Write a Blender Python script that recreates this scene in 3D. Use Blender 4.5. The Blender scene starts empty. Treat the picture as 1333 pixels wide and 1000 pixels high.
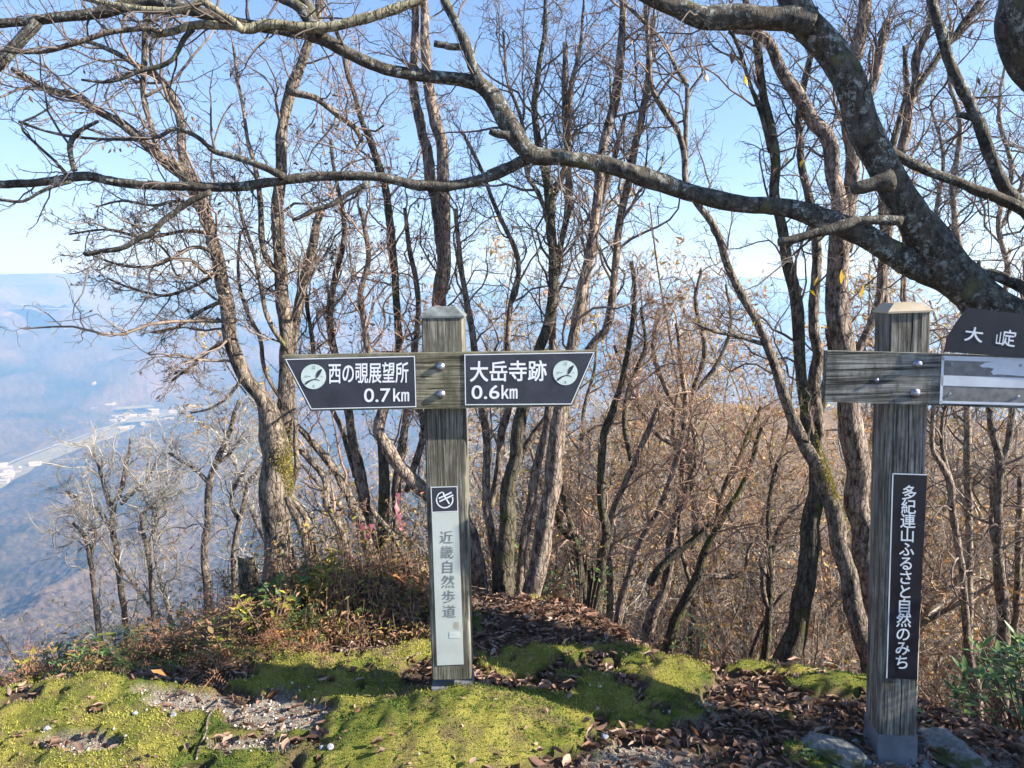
import bpy, math, random
import numpy as np
from mathutils import Matrix, Vector

S = bpy.context.scene
COL = S.collection
rng = np.random.default_rng(7)
random.seed(7)
R = math.radians
PI = math.pi

# ------------------------------------------------------------------ camera, sky, sun, exposure
CAMZ, PITCH, F = 1.55, R(7.5), 963.0
cp, sp = math.cos(PITCH), math.sin(PITCH)
cam = bpy.data.cameras.new('camera')
cam.sensor_width = 36.0
cam.lens = 36.0 * F / 1333.0
cam.clip_start = 0.02
cam.clip_end = 60000
camo = bpy.data.objects.new('camera', cam)
COL.objects.link(camo)
camo.location = (0, 0, CAMZ)
camo.rotation_euler = (R(90) - PITCH, 0, 0)
S.camera = camo

SUN_AZ, SUN_EL = R(101), R(28)
w = bpy.data.worlds.new('World')
S.world = w
w.use_nodes = True
nt = w.node_tree
bg = nt.nodes['Background']
sky = nt.nodes.new('ShaderNodeTexSky')
sky.sky_type = 'NISHITA'
sky.sun_disc = False
sky.sun_elevation = SUN_EL
sky.sun_rotation = SUN_AZ
sky.altitude = 800
sky.air_density = 1.0
sky.dust_density = 0.6
sky.ozone_density = 2.0
# soft shoulder on the sky radiance: c / (1 + k c)
vd = nt.nodes.new('ShaderNodeVectorMath')
vd.operation = 'MULTIPLY_ADD'
vd.inputs[1].default_value = (0.16, 0.13, 0.09)
vd.inputs[2].default_value = (1.0, 1.0, 1.0)
vq = nt.nodes.new('ShaderNodeVectorMath')
vq.operation = 'DIVIDE'
vt_ = nt.nodes.new('ShaderNodeVectorMath')
vt_.operation = 'MULTIPLY'
vt_.inputs[1].default_value = (0.84, 0.91, 1.04)
nt.links.new(sky.outputs[0], vd.inputs[0])
nt.links.new(sky.outputs[0], vq.inputs[0])
nt.links.new(vd.outputs[0], vq.inputs[1])
nt.links.new(vq.outputs[0], vt_.inputs[0])
nt.links.new(vt_.outputs[0], bg.inputs[0])
bg.inputs[1].default_value = 0.12
sun = bpy.data.lights.new('sun', 'SUN')
sun.energy = 5.0
sun.angle = R(0.5)
sun.color = (1.0, 0.93, 0.83)
suno = bpy.data.objects.new('sun', sun)
COL.objects.link(suno)
sd = Vector((math.sin(SUN_AZ) * math.cos(SUN_EL), math.cos(SUN_AZ) * math.cos(SUN_EL), math.sin(SUN_EL)))
suno.rotation_euler = (-sd).to_track_quat('-Z', 'Y').to_euler()
S.view_settings.view_transform = 'Standard'
S.view_settings.look = 'None'
S.view_settings.exposure = 1.55
S.view_settings.gamma = 1.0
S.view_settings.use_curve_mapping = False
S.cycles.use_denoising = True
S.cycles.max_bounces = 6
S.cycles.diffuse_bounces = 3
S.cycles.glossy_bounces = 2
S.cycles.volume_bounces = 3
S.cycles.transparent_max_bounces = 6
HAZE_DENSITY = 3.7e-4


def at(px, py, Y):
    u = (px - 666.5) / F
    v = (500 - py) / F
    d = Y / (v * sp + cp)
    return np.array((u * d, Y, CAMZ + d * (v * cp - sp)))


def gp(px, py, z=0.0):
    u = (px - 666.5) / F
    v = (500 - py) / F
    d = (z - CAMZ) / (v * cp - sp)
    return np.array((u * d, d * (v * sp + cp), z))


def proj(x, y, z):
    dz = z - CAMZ
    d = np.maximum(y * cp - dz * sp, 0.05)
    return 666.5 + F * x / d, 500 - F * (y * sp + dz * cp) / d


def pxm(Y):
    return Y / F


# ------------------------------------------------------------------ noise
def _h(ix, iy, seed):
    ix = ix.astype(np.int64)
    iy = iy.astype(np.int64)
    n = (ix * 374761393 + iy * 668265263 + seed * 1274126177) & 0x7fffffff
    n = ((n ^ (n >> 13)) * 1103515245 + 12345) & 0x7fffffff
    n = ((n ^ (n >> 15)) * 12820163 + 777) & 0x7fffffff
    return (n & 0xffffff) / float(0xffffff)


def vn(x, y, seed=0):
    ix = np.floor(x)
    iy = np.floor(y)
    fx = x - ix
    fy = y - iy
    fx = fx * fx * (3 - 2 * fx)
    fy = fy * fy * (3 - 2 * fy)
    a = _h(ix, iy, seed)
    b = _h(ix + 1, iy, seed)
    c = _h(ix, iy + 1, seed)
    d = _h(ix + 1, iy + 1, seed)
    return (a * (1 - fx) + b * fx) * (1 - fy) + (c * (1 - fx) + d * fx) * fy


def fbm(x, y, seed=0, oct=4):
    s = 0
    a = 0.5
    for i in range(oct):
        s = s + a * vn(x * 2 ** i + 17.3 * i, y * 2 ** i - 9.1 * i, seed + i)
        a *= 0.5
    return s / (1 - 0.5 ** oct)


def domes(x, y, cell, seed):
    gx = np.floor(x / cell)
    gy = np.floor(y / cell)
    best = np.zeros_like(x)
    for i in (-1, 0, 1):
        for j in (-1, 0, 1):
            cx = (gx + i + _h(gx + i, gy + j, seed)) * cell
            cy = (gy + j + _h(gx + i, gy + j, seed + 5)) * cell
            rr = cell * (0.55 + 0.35 * _h(gx + i, gy + j, seed + 9))
            q = 1 - ((x - cx) ** 2 + (y - cy) ** 2) / rr ** 2
            best = np.maximum(best, np.sqrt(np.maximum(q, 0)) * rr / cell)
    return best


def sst(a, b, x):
    t = np.clip((x - a) / (b - a), 0, 1)
    return t * t * (3 - 2 * t)


# ------------------------------------------------------------------ mesh helpers
def tag(o, label=None, cat=None, group=None, kind=None):
    if label:
        o['label'] = label
    if cat:
        o['category'] = cat
    if group:
        o['group'] = group
    if kind:
        o['kind'] = kind
    return o


def empty(name, loc=(0, 0, 0)):
    o = bpy.data.objects.new(name, None)
    o.empty_display_size = 0.1
    o.location = loc
    COL.objects.link(o)
    return o


def mesh(name, V, Fc, mat, smooth=False):
    V = np.asarray(V, dtype=np.float32).reshape(-1, 3)
    me = bpy.data.meshes.new(name)
    if isinstance(Fc, np.ndarray):
        k = Fc.shape[1]
        n = len(Fc)
        me.vertices.add(len(V))
        me.vertices.foreach_set('co', V.ravel())
        me.loops.add(n * k)
        me.loops.foreach_set('vertex_index', Fc.astype(np.int32).ravel())
        me.polygons.add(n)
        me.polygons.foreach_set('loop_start', np.arange(0, n * k, k, dtype=np.int32))
        me.polygons.foreach_set('loop_total', np.full(n, k, dtype=np.int32))
        me.update(calc_edges=True)
        me.validate()
    else:
        me.from_pydata(V.tolist(), [], Fc)
    if smooth:
        me.polygons.foreach_set('use_smooth', np.ones(len(me.polygons), dtype=bool))
    if mat:
        me.materials.append(mat)
    return me


def obj(name, me, parent=None, loc=None, kind=None):
    o = bpy.data.objects.new(name, me)
    COL.objects.link(o)
    if parent is not None:
        o.parent = parent
    if loc is not None:
        o.location = loc
    if kind:
        o['kind'] = kind
    return o


def tubes_arrays(groups, cap=True):
    """groups: list of (pts (K,N,3), rad (K,N), sides) -> V, quads"""
    Vs, Fs, off = [], [], 0
    for P, Rd, n in groups:
        if len(P) == 0:
            continue
        P = np.asarray(P, float)
        Rd = np.asarray(Rd, float)
        K, N, _ = P.shape
        T = np.empty_like(P)
        T[:, 1:-1] = P[:, 2:] - P[:, :-2]
        T[:, 0] = P[:, 1] - P[:, 0]
        T[:, -1] = P[:, -1] - P[:, -2]
        T /= np.linalg.norm(T, axis=2, keepdims=True) + 1e-9
        mt = np.abs(T.mean(axis=1))
        ref = np.eye(3)[np.argmin(mt, axis=1)]
        A = np.cross(T, ref[:, None, :])
        A /= np.linalg.norm(A, axis=2, keepdims=True) + 1e-9
        B = np.cross(T, A)
        th = np.arange(n) * 2 * PI / n
        V = P[:, :, None, :] + Rd[:, :, None, None] * (A[:, :, None, :] * np.cos(th)[None, None, :, None] + B[:, :, None, :] * np.sin(th)[None, None, :, None])
        i = np.arange(K)[:, None, None] * N * n
        j = np.arange(N - 1)[None, :, None] * n
        k = np.arange(n)[None, None, :]
        k2 = (k + 1) % n
        q = np.stack([i + j + k, i + j + k2, i + j + n + k2, i + j + n + k], axis=-1).reshape(-1, 4) + off
        Vs.append(V.reshape(-1, 3))
        Fs.append(q)
        off += K * N * n
    return np.concatenate(Vs), np.concatenate(Fs)


def resample(P, step):
    """Catmull-Rom through rows of P (any columns; first 3 xyz)"""
    P = np.asarray(P, float)
    Q = np.vstack([2 * P[0] - P[1], P, 2 * P[-1] - P[-2]])
    out = []
    for i in range(1, len(Q) - 2):
        p0, p1, p2, p3 = Q[i - 1], Q[i], Q[i + 1], Q[i + 2]
        L = np.linalg.norm(p2[:3] - p1[:3])
        m = max(1, int(round(L / step)))
        for s in range(m):
            t = s / m
            out.append(0.5 * ((2 * p1) + (-p0 + p2) * t + (2 * p0 - 5 * p1 + 4 * p2 - p3) * t * t + (-p0 + 3 * p1 - 3 * p2 + p3) * t ** 3))
    out.append(P[-1])
    out = np.array(out)
    out[:, 3] = np.maximum(out[:, 3], 0.0006)
    return out


def stem_mesh(name, P, mat, sides=10, rough=0.10, seed=0):
    """P rows x,y,z,r : one tube with uneven bark relief, closed ends"""
    N = len(P)
    V, q = tubes_arrays([(P[None, :, :3], P[None, :, 3], sides)])
    V = V.reshape(N, sides, 3)
    c = P[:, None, :3]
    cum = np.concatenate([[0], np.cumsum(np.linalg.norm(np.diff(P[:, :3], axis=0), axis=1))])
    r0 = max(P[:, 3].max(), 1e-3)
    th = np.arange(sides) / sides
    a = np.cos(th * 2 * PI)[None, :] * 1.6 + 7
    b = np.sin(th * 2 * PI)[None, :] * 1.6 + 3
    l = (cum / (r0 * 2.2))[:, None]
    n = vn(a + l * 0.9 + seed, b + l * 1.3, seed) - 0.5
    n2 = vn(a * 3 + l * 2.7, b * 3 - l * 2.1 + seed, seed + 3) - 0.5
    f = 1 + rough * 1.6 * n + rough * 1.1 * n2
    V = c + (V - c) * f[:, :, None]
    V = V.reshape(-1, 3)
    V = np.vstack([V, P[0, :3], P[-1, :3]])
    tri = []
    e = (N - 1) * sides
    for k in range(sides):
        k2 = (k + 1) % sides
        tri.append((N * sides, k2, k))
        tri.append((N * sides + 1, e + k, e + k2))
    me = bpy.data.meshes.new(name)
    me.from_pydata(V.tolist(), [], q.tolist() + tri)
    me.polygons.foreach_set('use_smooth', np.ones(len(me.polygons), dtype=bool))
    me.materials.append(mat)
    return me


def grow(P, Rd, n, t0, t1, L, ang, wob, up, N, rmin, rk=0.55, tip=0.35, shrink=0.5, bias=None):
    """children of polylines P (K,M,3). L: length scalar or (K,), returns (C,N,3),(C,N),(C,) lengths"""
    K, M, _ = P.shape
    idx = np.repeat(np.arange(K), n)
    C = len(idx)
    t = t0 + (t1 - t0) * ((np.tile(np.arange(n), K) + rng.random(C)) / n)
    f = t * (M - 1)
    i0 = np.minimum(f.astype(int), M - 2)
    fr = (f - i0)[:, None]
    p = P[idx, i0] * (1 - fr) + P[idx, i0 + 1] * fr
    tg = P[idx, i0 + 1] - P[idx, i0]
    tg /= np.linalg.norm(tg, axis=1, keepdims=True) + 1e-9
    rp = Rd[idx, i0] * (1 - fr[:, 0]) + Rd[idx, i0 + 1] * fr[:, 0]
    rv = rng.normal(size=(C, 3))
    rv -= tg * (rv * tg).sum(1, keepdims=True)
    rv /= np.linalg.norm(rv, axis=1, keepdims=True) + 1e-9
    a = ang * (0.65 + 0.7 * rng.random(C))[:, None]
    d = tg * np.cos(a) + rv * np.sin(a)
    if bias is not None:
        d = d + np.asarray(bias)[None, :]
    Ls = (np.broadcast_to(L, (K,))[idx]) * (1 - shrink * t) * (0.55 + 0.7 * rng.random(C))
    st = Ls[:, None] / (N - 1)
    out = np.empty((C, N, 3))
    out[:, 0] = p
    for s in range(1, N):
        d = d + rng.normal(size=(C, 3)) * wob + np.array((0, 0, up))
        d /= np.linalg.norm(d, axis=1, keepdims=True)
        out[:, s] = out[:, s - 1] + d * st * (0.7 + 0.6 * rng.random((C, 1)))
    r0 = np.maximum(np.minimum(rp * rk, 0.011 * Ls + 0.0008), rmin)
    rr = r0[:, None] * np.linspace(1, tip, N)[None, :]
    rr = np.maximum(rr, rmin * 0.75)
    return out, rr, Ls


def crown_groups(P4, n1, L1, t0=0.35, t1=1.0, up=0.10, dens=1.0, bias=None, ang=0.8, rmin=0.0014, n2=8, n3=7, wob=0.34):
    """three generations of branches on one stem"""
    P = P4[None, :, :3]
    Rd = P4[None, :, 3]
    # resample stem to fewer pts
    n1 = max(1, int(n1 * dens))
    A, ra, la = grow(P, Rd, n1, t0, t1, L1, ang, wob, up, 9, rmin * 1.6, rk=0.6, bias=bias)
    B, rb, lb = grow(A, ra, n2, 0.12, 0.98, la * 0.5, 0.95, wob, up * 0.8, 6, rmin * 1.1)
    C, rc, lc = grow(B, rb, n3, 0.15, 1.0, lb * 0.5, 0.95, wob, up * 0.3, 4, rmin * 0.85)
    return [(A, ra, 5), (B, rb, 3), (C, rc, 3)], (A, B, C)


def ico(n=1):
    t = (1 + 5 ** .5) / 2
    v = [(-1, t, 0), (1, t, 0), (-1, -t, 0), (1, -t, 0), (0, -1, t), (0, 1, t), (0, -1, -t), (0, 1, -t), (t, 0, -1), (t, 0, 1), (-t, 0, -1), (-t, 0, 1)]
    f = [(0, 11, 5), (0, 5, 1), (0, 1, 7), (0, 7, 10), (0, 10, 11), (1, 5, 9), (5, 11, 4), (11, 10, 2), (10, 7, 6), (7, 1, 8), (3, 9, 4), (3, 4, 2), (3, 2, 6), (3, 6, 8), (3, 8, 9), (4, 9, 5), (2, 4, 11), (6, 2, 10), (8, 6, 7), (9, 8, 1)]
    v = [np.array(a) / np.linalg.norm(a) for a in v]
    for _ in range(n):
        cache = {}
        nf = []

        def mid(a, b):
            k = (min(a, b), max(a, b))
            if k not in cache:
                m = v[a] + v[b]
                v.append(m / np.linalg.norm(m))
                cache[k] = len(v) - 1
            return cache[k]
        for a, b, c in f:
            ab, bc, ca = mid(a, b), mid(b, c), mid(c, a)
            nf += [(a, ab, ca), (b, bc, ab), (c, ca, bc), (ab, bc, ca)]
        f = nf
    return np.array(v), np.array(f)


def rotz(V, a):
    c, s = np.cos(a), np.sin(a)
    o = V.copy()
    o[..., 0] = V[..., 0] * c - V[..., 1] * s
    o[..., 1] = V[..., 0] * s + V[..., 1] * c
    return o


def rand_rots(n, tilt=None):
    """n random rotation matrices, tilt limits the angle off the z axis"""
    a = rng.random(n) * 2 * PI
    b = (rng.normal(size=n) * tilt) if tilt is not None else np.arccos(1 - 2 * rng.random(n))
    c = rng.random(n) * 2 * PI
    ca, sa, cb, sb, cc, sc = np.cos(a), np.sin(a), np.cos(b), np.sin(b), np.cos(c), np.sin(c)
    Z = lambda c, s: np.stack([np.stack([c, -s, 0 * c], -1), np.stack([s, c, 0 * c], -1), np.stack([0 * c, 0 * c, 1 + 0 * c], -1)], -2)
    X = np.stack([np.stack([1 + 0 * cb, 0 * cb, 0 * cb], -1), np.stack([0 * cb, cb, -sb], -1), np.stack([0 * cb, sb, cb], -1)], -2)
    return Z(ca, sa) @ X @ Z(cc, sc)


def scatter(V, Fc, pos, rots, scale):
    n = len(pos)
    out = np.einsum('nij,vj->nvi', rots, V) * np.asarray(scale).reshape(n, 1, -1) + pos[:, None, :]
    f = Fc[None] + (np.arange(n) * len(V))[:, None, None]
    return out.reshape(-1, 3), f.reshape(-1, Fc.shape[1])


def prism(poly, y0, y1):
    """poly list of (x,z); extruded from y0 (front, smaller) to y1"""
    n = len(poly)
    V = [(x, y0, z) for x, z in poly] + [(x, y1, z) for x, z in poly]
    Fc = [tuple(range(n)), tuple(range(2 * n - 1, n - 1, -1))]
    for i in range(n):
        j = (i + 1) % n
        Fc.append((i, i + n, j + n, j))
    return V, Fc


# ------------------------------------------------------------------ materials
def mat_new(name, rough=0.8, spec=0.3):
    m = bpy.data.materials.new(name)
    m.use_nodes = True
    b = m.node_tree.nodes['Principled BSDF']
    b.inputs['Roughness'].default_value = rough
    b.inputs['Specular IOR Level'].default_value = spec
    return m, m.node_tree, b


def node(t, kind, **kw):
    n = t.nodes.new(kind)
    for k, v in kw.items():
        setattr(n, k, v)
    return n


def coords(t, scale=(1, 1, 1), kind='Object', rot=(0, 0, 0)):
    c = node(t, 'ShaderNodeTexCoord')
    m = node(t, 'ShaderNodeMapping')
    m.inputs['Scale'].default_value = scale
    m.inputs['Rotation'].default_value = rot
    t.links.new(c.outputs[kind], m.inputs[0])
    return m.outputs[0]


def noise(t, co, scale, detail=4, rough=0.6, dist=0.0):
    n = node(t, 'ShaderNodeTexNoise')
    n.inputs['Scale'].default_value = scale
    n.inputs['Detail'].default_value = detail
    n.inputs['Roughness'].default_value = rough
    n.inputs['Distortion'].default_value = dist
    t.links.new(co, n.inputs['Vector'])
    return n.outputs['Fac']


def ramp(t, fac, stops, interp='LINEAR'):
    r = node(t, 'ShaderNodeValToRGB')
    r.color_ramp.interpolation = interp
    el = r.color_ramp.elements
    while len(el) > 1:
        el.remove(el[-1])
    el[0].position = stops[0][0]
    c = stops[0][1]
    el[0].color = (*c, 1) if len(c) == 3 else c
    for p, c in stops[1:]:
        e = el.new(p)
        e.color = (*c, 1)
    t.links.new(fac, r.inputs[0])
    return r.outputs[0]


def mix(t, fac, a, b, mode='MIX'):
    m = node(t, 'ShaderNodeMix', data_type='RGBA', blend_type=mode)
    for sock, v in ((0, fac), (6, a), (7, b)):
        if isinstance(v, (int, float)):
            m.inputs[sock].default_value = v
        elif isinstance(v, tuple):
            m.inputs[sock].default_value = (*v, 1)
        else:
            t.links.new(v, m.inputs[sock])
    return m.outputs[2]


def bump(t, b, h, strength=0.5, dist=0.01):
    n = node(t, 'ShaderNodeBump')
    n.inputs['Strength'].default_value = strength
    n.inputs['Distance'].default_value = dist
    t.links.new(h, n.inputs['Height'])
    t.links.new(n.outputs[0], b.inputs['Normal'])


BW = lambda v: (v, v, v)


def bark(name, dark, light, lichen=None, lich=0.55, moss=None, mossth=0.7, sc=1.0, crack=0.8):
    m, t, b = mat_new(name, 0.85, 0.2)
    co = coords(t, (1, 1, 0.45))
    n1 = noise(t, co, 34 * sc, 8, 0.78)
    c = ramp(t, n1, [(0.41, dark), (0.58, light)])
    n3 = noise(t, co, 170 * sc, 4, 0.75)
    c = mix(t, 0.5, c, ramp(t, n3, [(0.3, BW(0.45)), (0.7, BW(1.25))]), 'MULTIPLY')
    co2 = coords(t, (1, 1, 1))
    if lichen:
        n2 = noise(t, co2, 38 * sc, 7, 0.8, 0.3)
        k = ramp(t, n2, [(lich, BW(0)), (lich + 0.035, BW(0.9))])
        nm_ = noise(t, co2, 9 * sc, 3, 0.6)
        km = ramp(t, nm_, [(0.42, BW(0.12)), (0.6, BW(1))])
        c = mix(t, mix(t, 1.0, k, km, 'MULTIPLY'), c, lichen)
    if moss:
        n4 = noise(t, co2, 5 * sc, 3, 0.6)
        k = ramp(t, n4, [(mossth, BW(0)), (mossth + 0.08, BW(1))])
        c = mix(t, k, c, moss)
    vo = node(t, 'ShaderNodeTexVoronoi', feature='DISTANCE_TO_EDGE')
    vo.inputs['Scale'].default_value = 42 * sc
    wv = node(t, 'ShaderNodeMix', data_type='VECTOR')
    wv.inputs[0].default_value = 0.03
    nn = node(t, 'ShaderNodeTexNoise')
    nn.inputs['Scale'].default_value = 30
    cc = coords(t, (1, 1, 0.3))
    t.links.new(cc, nn.inputs['Vector'])
    t.links.new(cc, wv.inputs[4])
    t.links.new(nn.outputs['Color'], wv.inputs[5])
    t.links.new(wv.outputs[1], vo.inputs['Vector'])
    ck = ramp(t, vo.outputs['Distance'], [(0.0, BW(0.35)), (0.10, BW(1))])
    c = mix(t, crack, c, ck, 'MULTIPLY')
    t.links.new(c, b.inputs['Base Color'])
    h = mix(t, crack * 0.55, mix(t, 0.4, n1, n3), ck)
    bump(t, b, h, 1.0, 0.016)
    return m


M_BARK_OLD = bark('lichen_bark', (0.040, 0.034, 0.028), (0.13, 0.115, 0.092), (0.38, 0.41, 0.38), 0.53, (0.13, 0.13, 0.06), 0.62, crack=0.3)
M_BARK_YEL = bark('yellow_lichen_bark', (0.16, 0.14, 0.09), (0.40, 0.36, 0.24), (0.5, 0.5, 0.36), 0.52)
M_BARK_PINK = bark('pinkish_bark', (0.08, 0.06, 0.048), (0.41, 0.33, 0.265), (0.42, 0.42, 0.38), 0.63)
M_BARK_GREY = bark('grey_bark', (0.055, 0.045, 0.036), (0.32, 0.26, 0.205), (0.36, 0.38, 0.33), 0.60, (0.13, 0.13, 0.04), 0.66)
M_BARK_PALE = bark('pale_thin_bark', (0.16, 0.13, 0.10), (0.46, 0.39, 0.31))
M_BARK_DARK = bark('mossy_dark_bark', (0.05, 0.045, 0.035), (0.16, 0.14, 0.10), (0.30, 0.32, 0.27), 0.62, (0.09, 0.10, 0.03), 0.55)


def twigmat(name, a, b2):
    m, t, b = mat_new(name, 0.7, 0.25)
    co = coords(t)
    n1 = noise(t, co, 9, 3, 0.6)
    t.links.new(ramp(t, n1, [(0.35, a), (0.65, b2)]), b.inputs['Base Color'])
    return m


M_TWIG = twigmat('twig_bark', (0.10, 0.075, 0.062), (0.28, 0.22, 0.18))
M_TWIG_RED = twigmat('reddish_twig_bark', (0.20, 0.125, 0.09), (0.42, 0.29, 0.215))
M_TWIG_MID = twigmat('mid_twig_bark', (0.20, 0.18, 0.155), (0.40, 0.37, 0.335))
M_TWIG_PALE = twigmat('pale_twig_bark', (0.28, 0.245, 0.20), (0.50, 0.455, 0.395))
M_TWIG_OLD = twigmat('dark_twig_bark', (0.06, 0.05, 0.045), (0.15, 0.12, 0.10))


def leafmat(name, cols, rough=0.6, trans=0.0, patch=None):
    m, t, b = mat_new(name, rough, 0.3)
    g = node(t, 'ShaderNodeNewGeometry')
    oi = node(t, 'ShaderNodeObjectInfo')
    ad = node(t, 'ShaderNodeMath', operation='ADD')
    t.links.new(g.outputs['Random Per Island'], ad.inputs[0])
    t.links.new(oi.outputs['Random'], ad.inputs[1])
    fr = node(t, 'ShaderNodeMath', operation='FRACT')
    t.links.new(ad.outputs[0], fr.inputs[0])
    n = len(cols)
    c = ramp(t, fr.outputs[0], [(i / max(n - 1, 1), cols[i]) for i in range(n)])
    co = coords(t)
    n1 = noise(t, co, 60, 3, 0.6)
    c = mix(t, 0.6, c, ramp(t, n1, [(0.3, BW(0.6)), (0.7, BW(1.2))]), 'MULTIPLY')
    if patch:
        n7 = noise(t, co, 7, 6, 0.75)
        c = mix(t, ramp(t, n7, [(0.5, BW(0)), (0.62, BW(0.85))]), c, patch)
        n8 = noise(t, co, 2.2, 3, 0.6)
        c = mix(t, 0.7, c, ramp(t, n8, [(0.38, BW(0.6)), (0.6, BW(1.25))]), 'MULTIPLY')
    t.links.new(c, b.inputs['Base Color'])
    if trans > 0:
        tr = node(t, 'ShaderNodeBsdfTranslucent')
        t.links.new(c, tr.inputs[0])
        mx = node(t, 'ShaderNodeMixShader')
        mx.inputs[0].default_value = trans
        t.links.new(b.outputs[0], mx.inputs[1])
        t.links.new(tr.outputs[0], mx.inputs[2])
        t.links.new(mx.outputs[0], t.nodes['Material Output'].inputs[0])
    return m


M_LEAF_BROWN = leafmat('dead_leaf', [(0.10, 0.055, 0.038), (0.20, 0.12, 0.085), (0.33, 0.22, 0.165), (0.16, 0.085, 0.06), (0.42, 0.30, 0.23), (0.24, 0.12, 0.07), (0.12, 0.07, 0.05)], 0.55, 0.1)
M_LEAF_ORANGE = leafmat('orange_leaf', [(0.42, 0.15, 0.05), (0.5, 0.24, 0.09)], 0.5, 0.2)
M_LEAF_YELLOW = leafmat('yellow_leaf', [(0.62, 0.42, 0.03), (0.45, 0.30, 0.05)], 0.5, 0.4)
M_LEAF_RED = leafmat('red_leaf', [(0.35, 0.05, 0.05), (0.42, 0.09, 0.08)], 0.5, 0.3)
M_LEAF_GREEN = leafmat('evergreen_leaf', [(0.07, 0.14, 0.045), (0.12, 0.21, 0.065), (0.17, 0.25, 0.09)], 0.38, 0.15)
M_LEAF_MIX = leafmat('autumn_bush_leaf', [(0.12, 0.14, 0.035), (0.34, 0.30, 0.06), (0.30, 0.18, 0.09), (0.10, 0.12, 0.04), (0.40, 0.23, 0.11), (0.34, 0.20, 0.12), (0.26, 0.14, 0.08)], 0.6, 0.25)
M_LEAF_YGR = leafmat('yellow_green_leaf', [(0.30, 0.30, 0.05), (0.42, 0.36, 0.06), (0.16, 0.20, 0.05)], 0.5, 0.3)
M_FERN_GREEN = leafmat('green_fern', [(0.05, 0.10, 0.03), (0.10, 0.15, 0.04)], 0.6, 0.25)
M_FERN_BROWN = leafmat('brown_fern', [(0.26, 0.12, 0.065), (0.38, 0.20, 0.11), (0.19, 0.10, 0.06)], 0.7, 0.2)
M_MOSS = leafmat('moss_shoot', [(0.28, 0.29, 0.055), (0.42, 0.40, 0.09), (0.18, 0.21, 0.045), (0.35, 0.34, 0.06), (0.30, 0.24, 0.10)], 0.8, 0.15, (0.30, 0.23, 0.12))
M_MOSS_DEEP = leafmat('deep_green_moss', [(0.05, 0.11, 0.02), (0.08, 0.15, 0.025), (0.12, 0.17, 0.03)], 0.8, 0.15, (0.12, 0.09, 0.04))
M_MOSS_Y = leafmat('yellow_trunk_moss', [(0.42, 0.36, 0.06), (0.30, 0.27, 0.06), (0.20, 0.18, 0.05)], 0.8, 0.15)
M_STONE = leafmat('pale_stone', [(0.32, 0.29, 0.26), (0.52, 0.48, 0.43), (0.24, 0.22, 0.20), (0.66, 0.62, 0.57), (0.40, 0.31, 0.26)], 0.8)
M_TAPE = leafmat('pink_tape', [(0.75, 0.22, 0.28), (0.8, 0.35, 0.38)], 0.4, 0.3)


def plain(name, col, rough=0.5, spec=0.4, metal=0.0, var=0.12, sc=30):
    m, t, b = mat_new(name, rough, spec)
    co = coords(t)
    n1 = noise(t, co, sc, 5, 0.65)
    c = mix(t, 1.0, col, ramp(t, n1, [(0.3, BW(1 - var)), (0.7, BW(1 + var))]), 'MULTIPLY')
    n2 = noise(t, coords(t, (1, 1, 5)), 40, 6, 0.8)
    c = mix(t, ramp(t, n2, [(0.60, BW(0)), (0.74, BW(0.16))]), c, (0.45, 0.45, 0.42))
    t.links.new(c, b.inputs['Base Color'])
    t.links.new(ramp(t, n1, [(0.3, BW(rough * 0.75)), (0.7, BW(min(1, rough * 1.3)))]), b.inputs['Roughness'])
    b.inputs['Metallic'].default_value = metal
    return m


def wood(name, dark, mid, light, axis='z', green=0.25, gs=1.0):
    m, t, b = mat_new(name, 0.85, 0.2)
    s = {'z': (1, 1, 0.035), 'x': (0.035, 1, 1)}[axis]
    co = coords(t, s)
    g1 = noise(t, co, 190 * gs, 5, 0.65, 0.4)
    g2 = noise(t, co, 45 * gs, 3, 0.6, 0.8)
    c = ramp(t, g1, [(0.36, dark), (0.47, mid), (0.62, light)])
    s2 = {'z': (1, 1, 0.012), 'x': (0.012, 1, 1)}[axis]
    g4 = noise(t, coords(t, s2), 75 * gs, 2, 0.5, 0.3)
    crk = ramp(t, g4, [(0.475, BW(1)), (0.492, BW(0.12)), (0.508, BW(0.12)), (0.525, BW(1))])
    g5 = noise(t, coords(t), 6, 3, 0.6)
    crk = mix(t, ramp(t, g5, [(0.42, BW(0)), (0.55, BW(0.9))]), (1.0, 1.0, 1.0), crk)
    c = mix(t, 1.0, c, crk, 'MULTIPLY')
    c = mix(t, 0.6, c, ramp(t, g2, [(0.3, BW(0.55)), (0.7, BW(1.25))]), 'MULTIPLY')
    cb = coords(t)
    st = noise(t, cb, 7, 5, 0.65)
    k = ramp(t, st, [(0.45, BW(0)), (0.7, BW(green * 2))])
    c = mix(t, k, c, (0.13, 0.125, 0.075))
    st2 = noise(t, coords(t, (1, 1, 0.4)), 16, 5, 0.7)
    c = mix(t, ramp(t, st2, [(0.44, BW(0)), (0.66, BW(0.8))]), c, dark)
    t.links.new(c, b.inputs['Base Color'])
    bump(t, b, mix(t, 0.5, mix(t, 0.3, g1, g2), crk), 1.0, 0.006)
    return m


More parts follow.
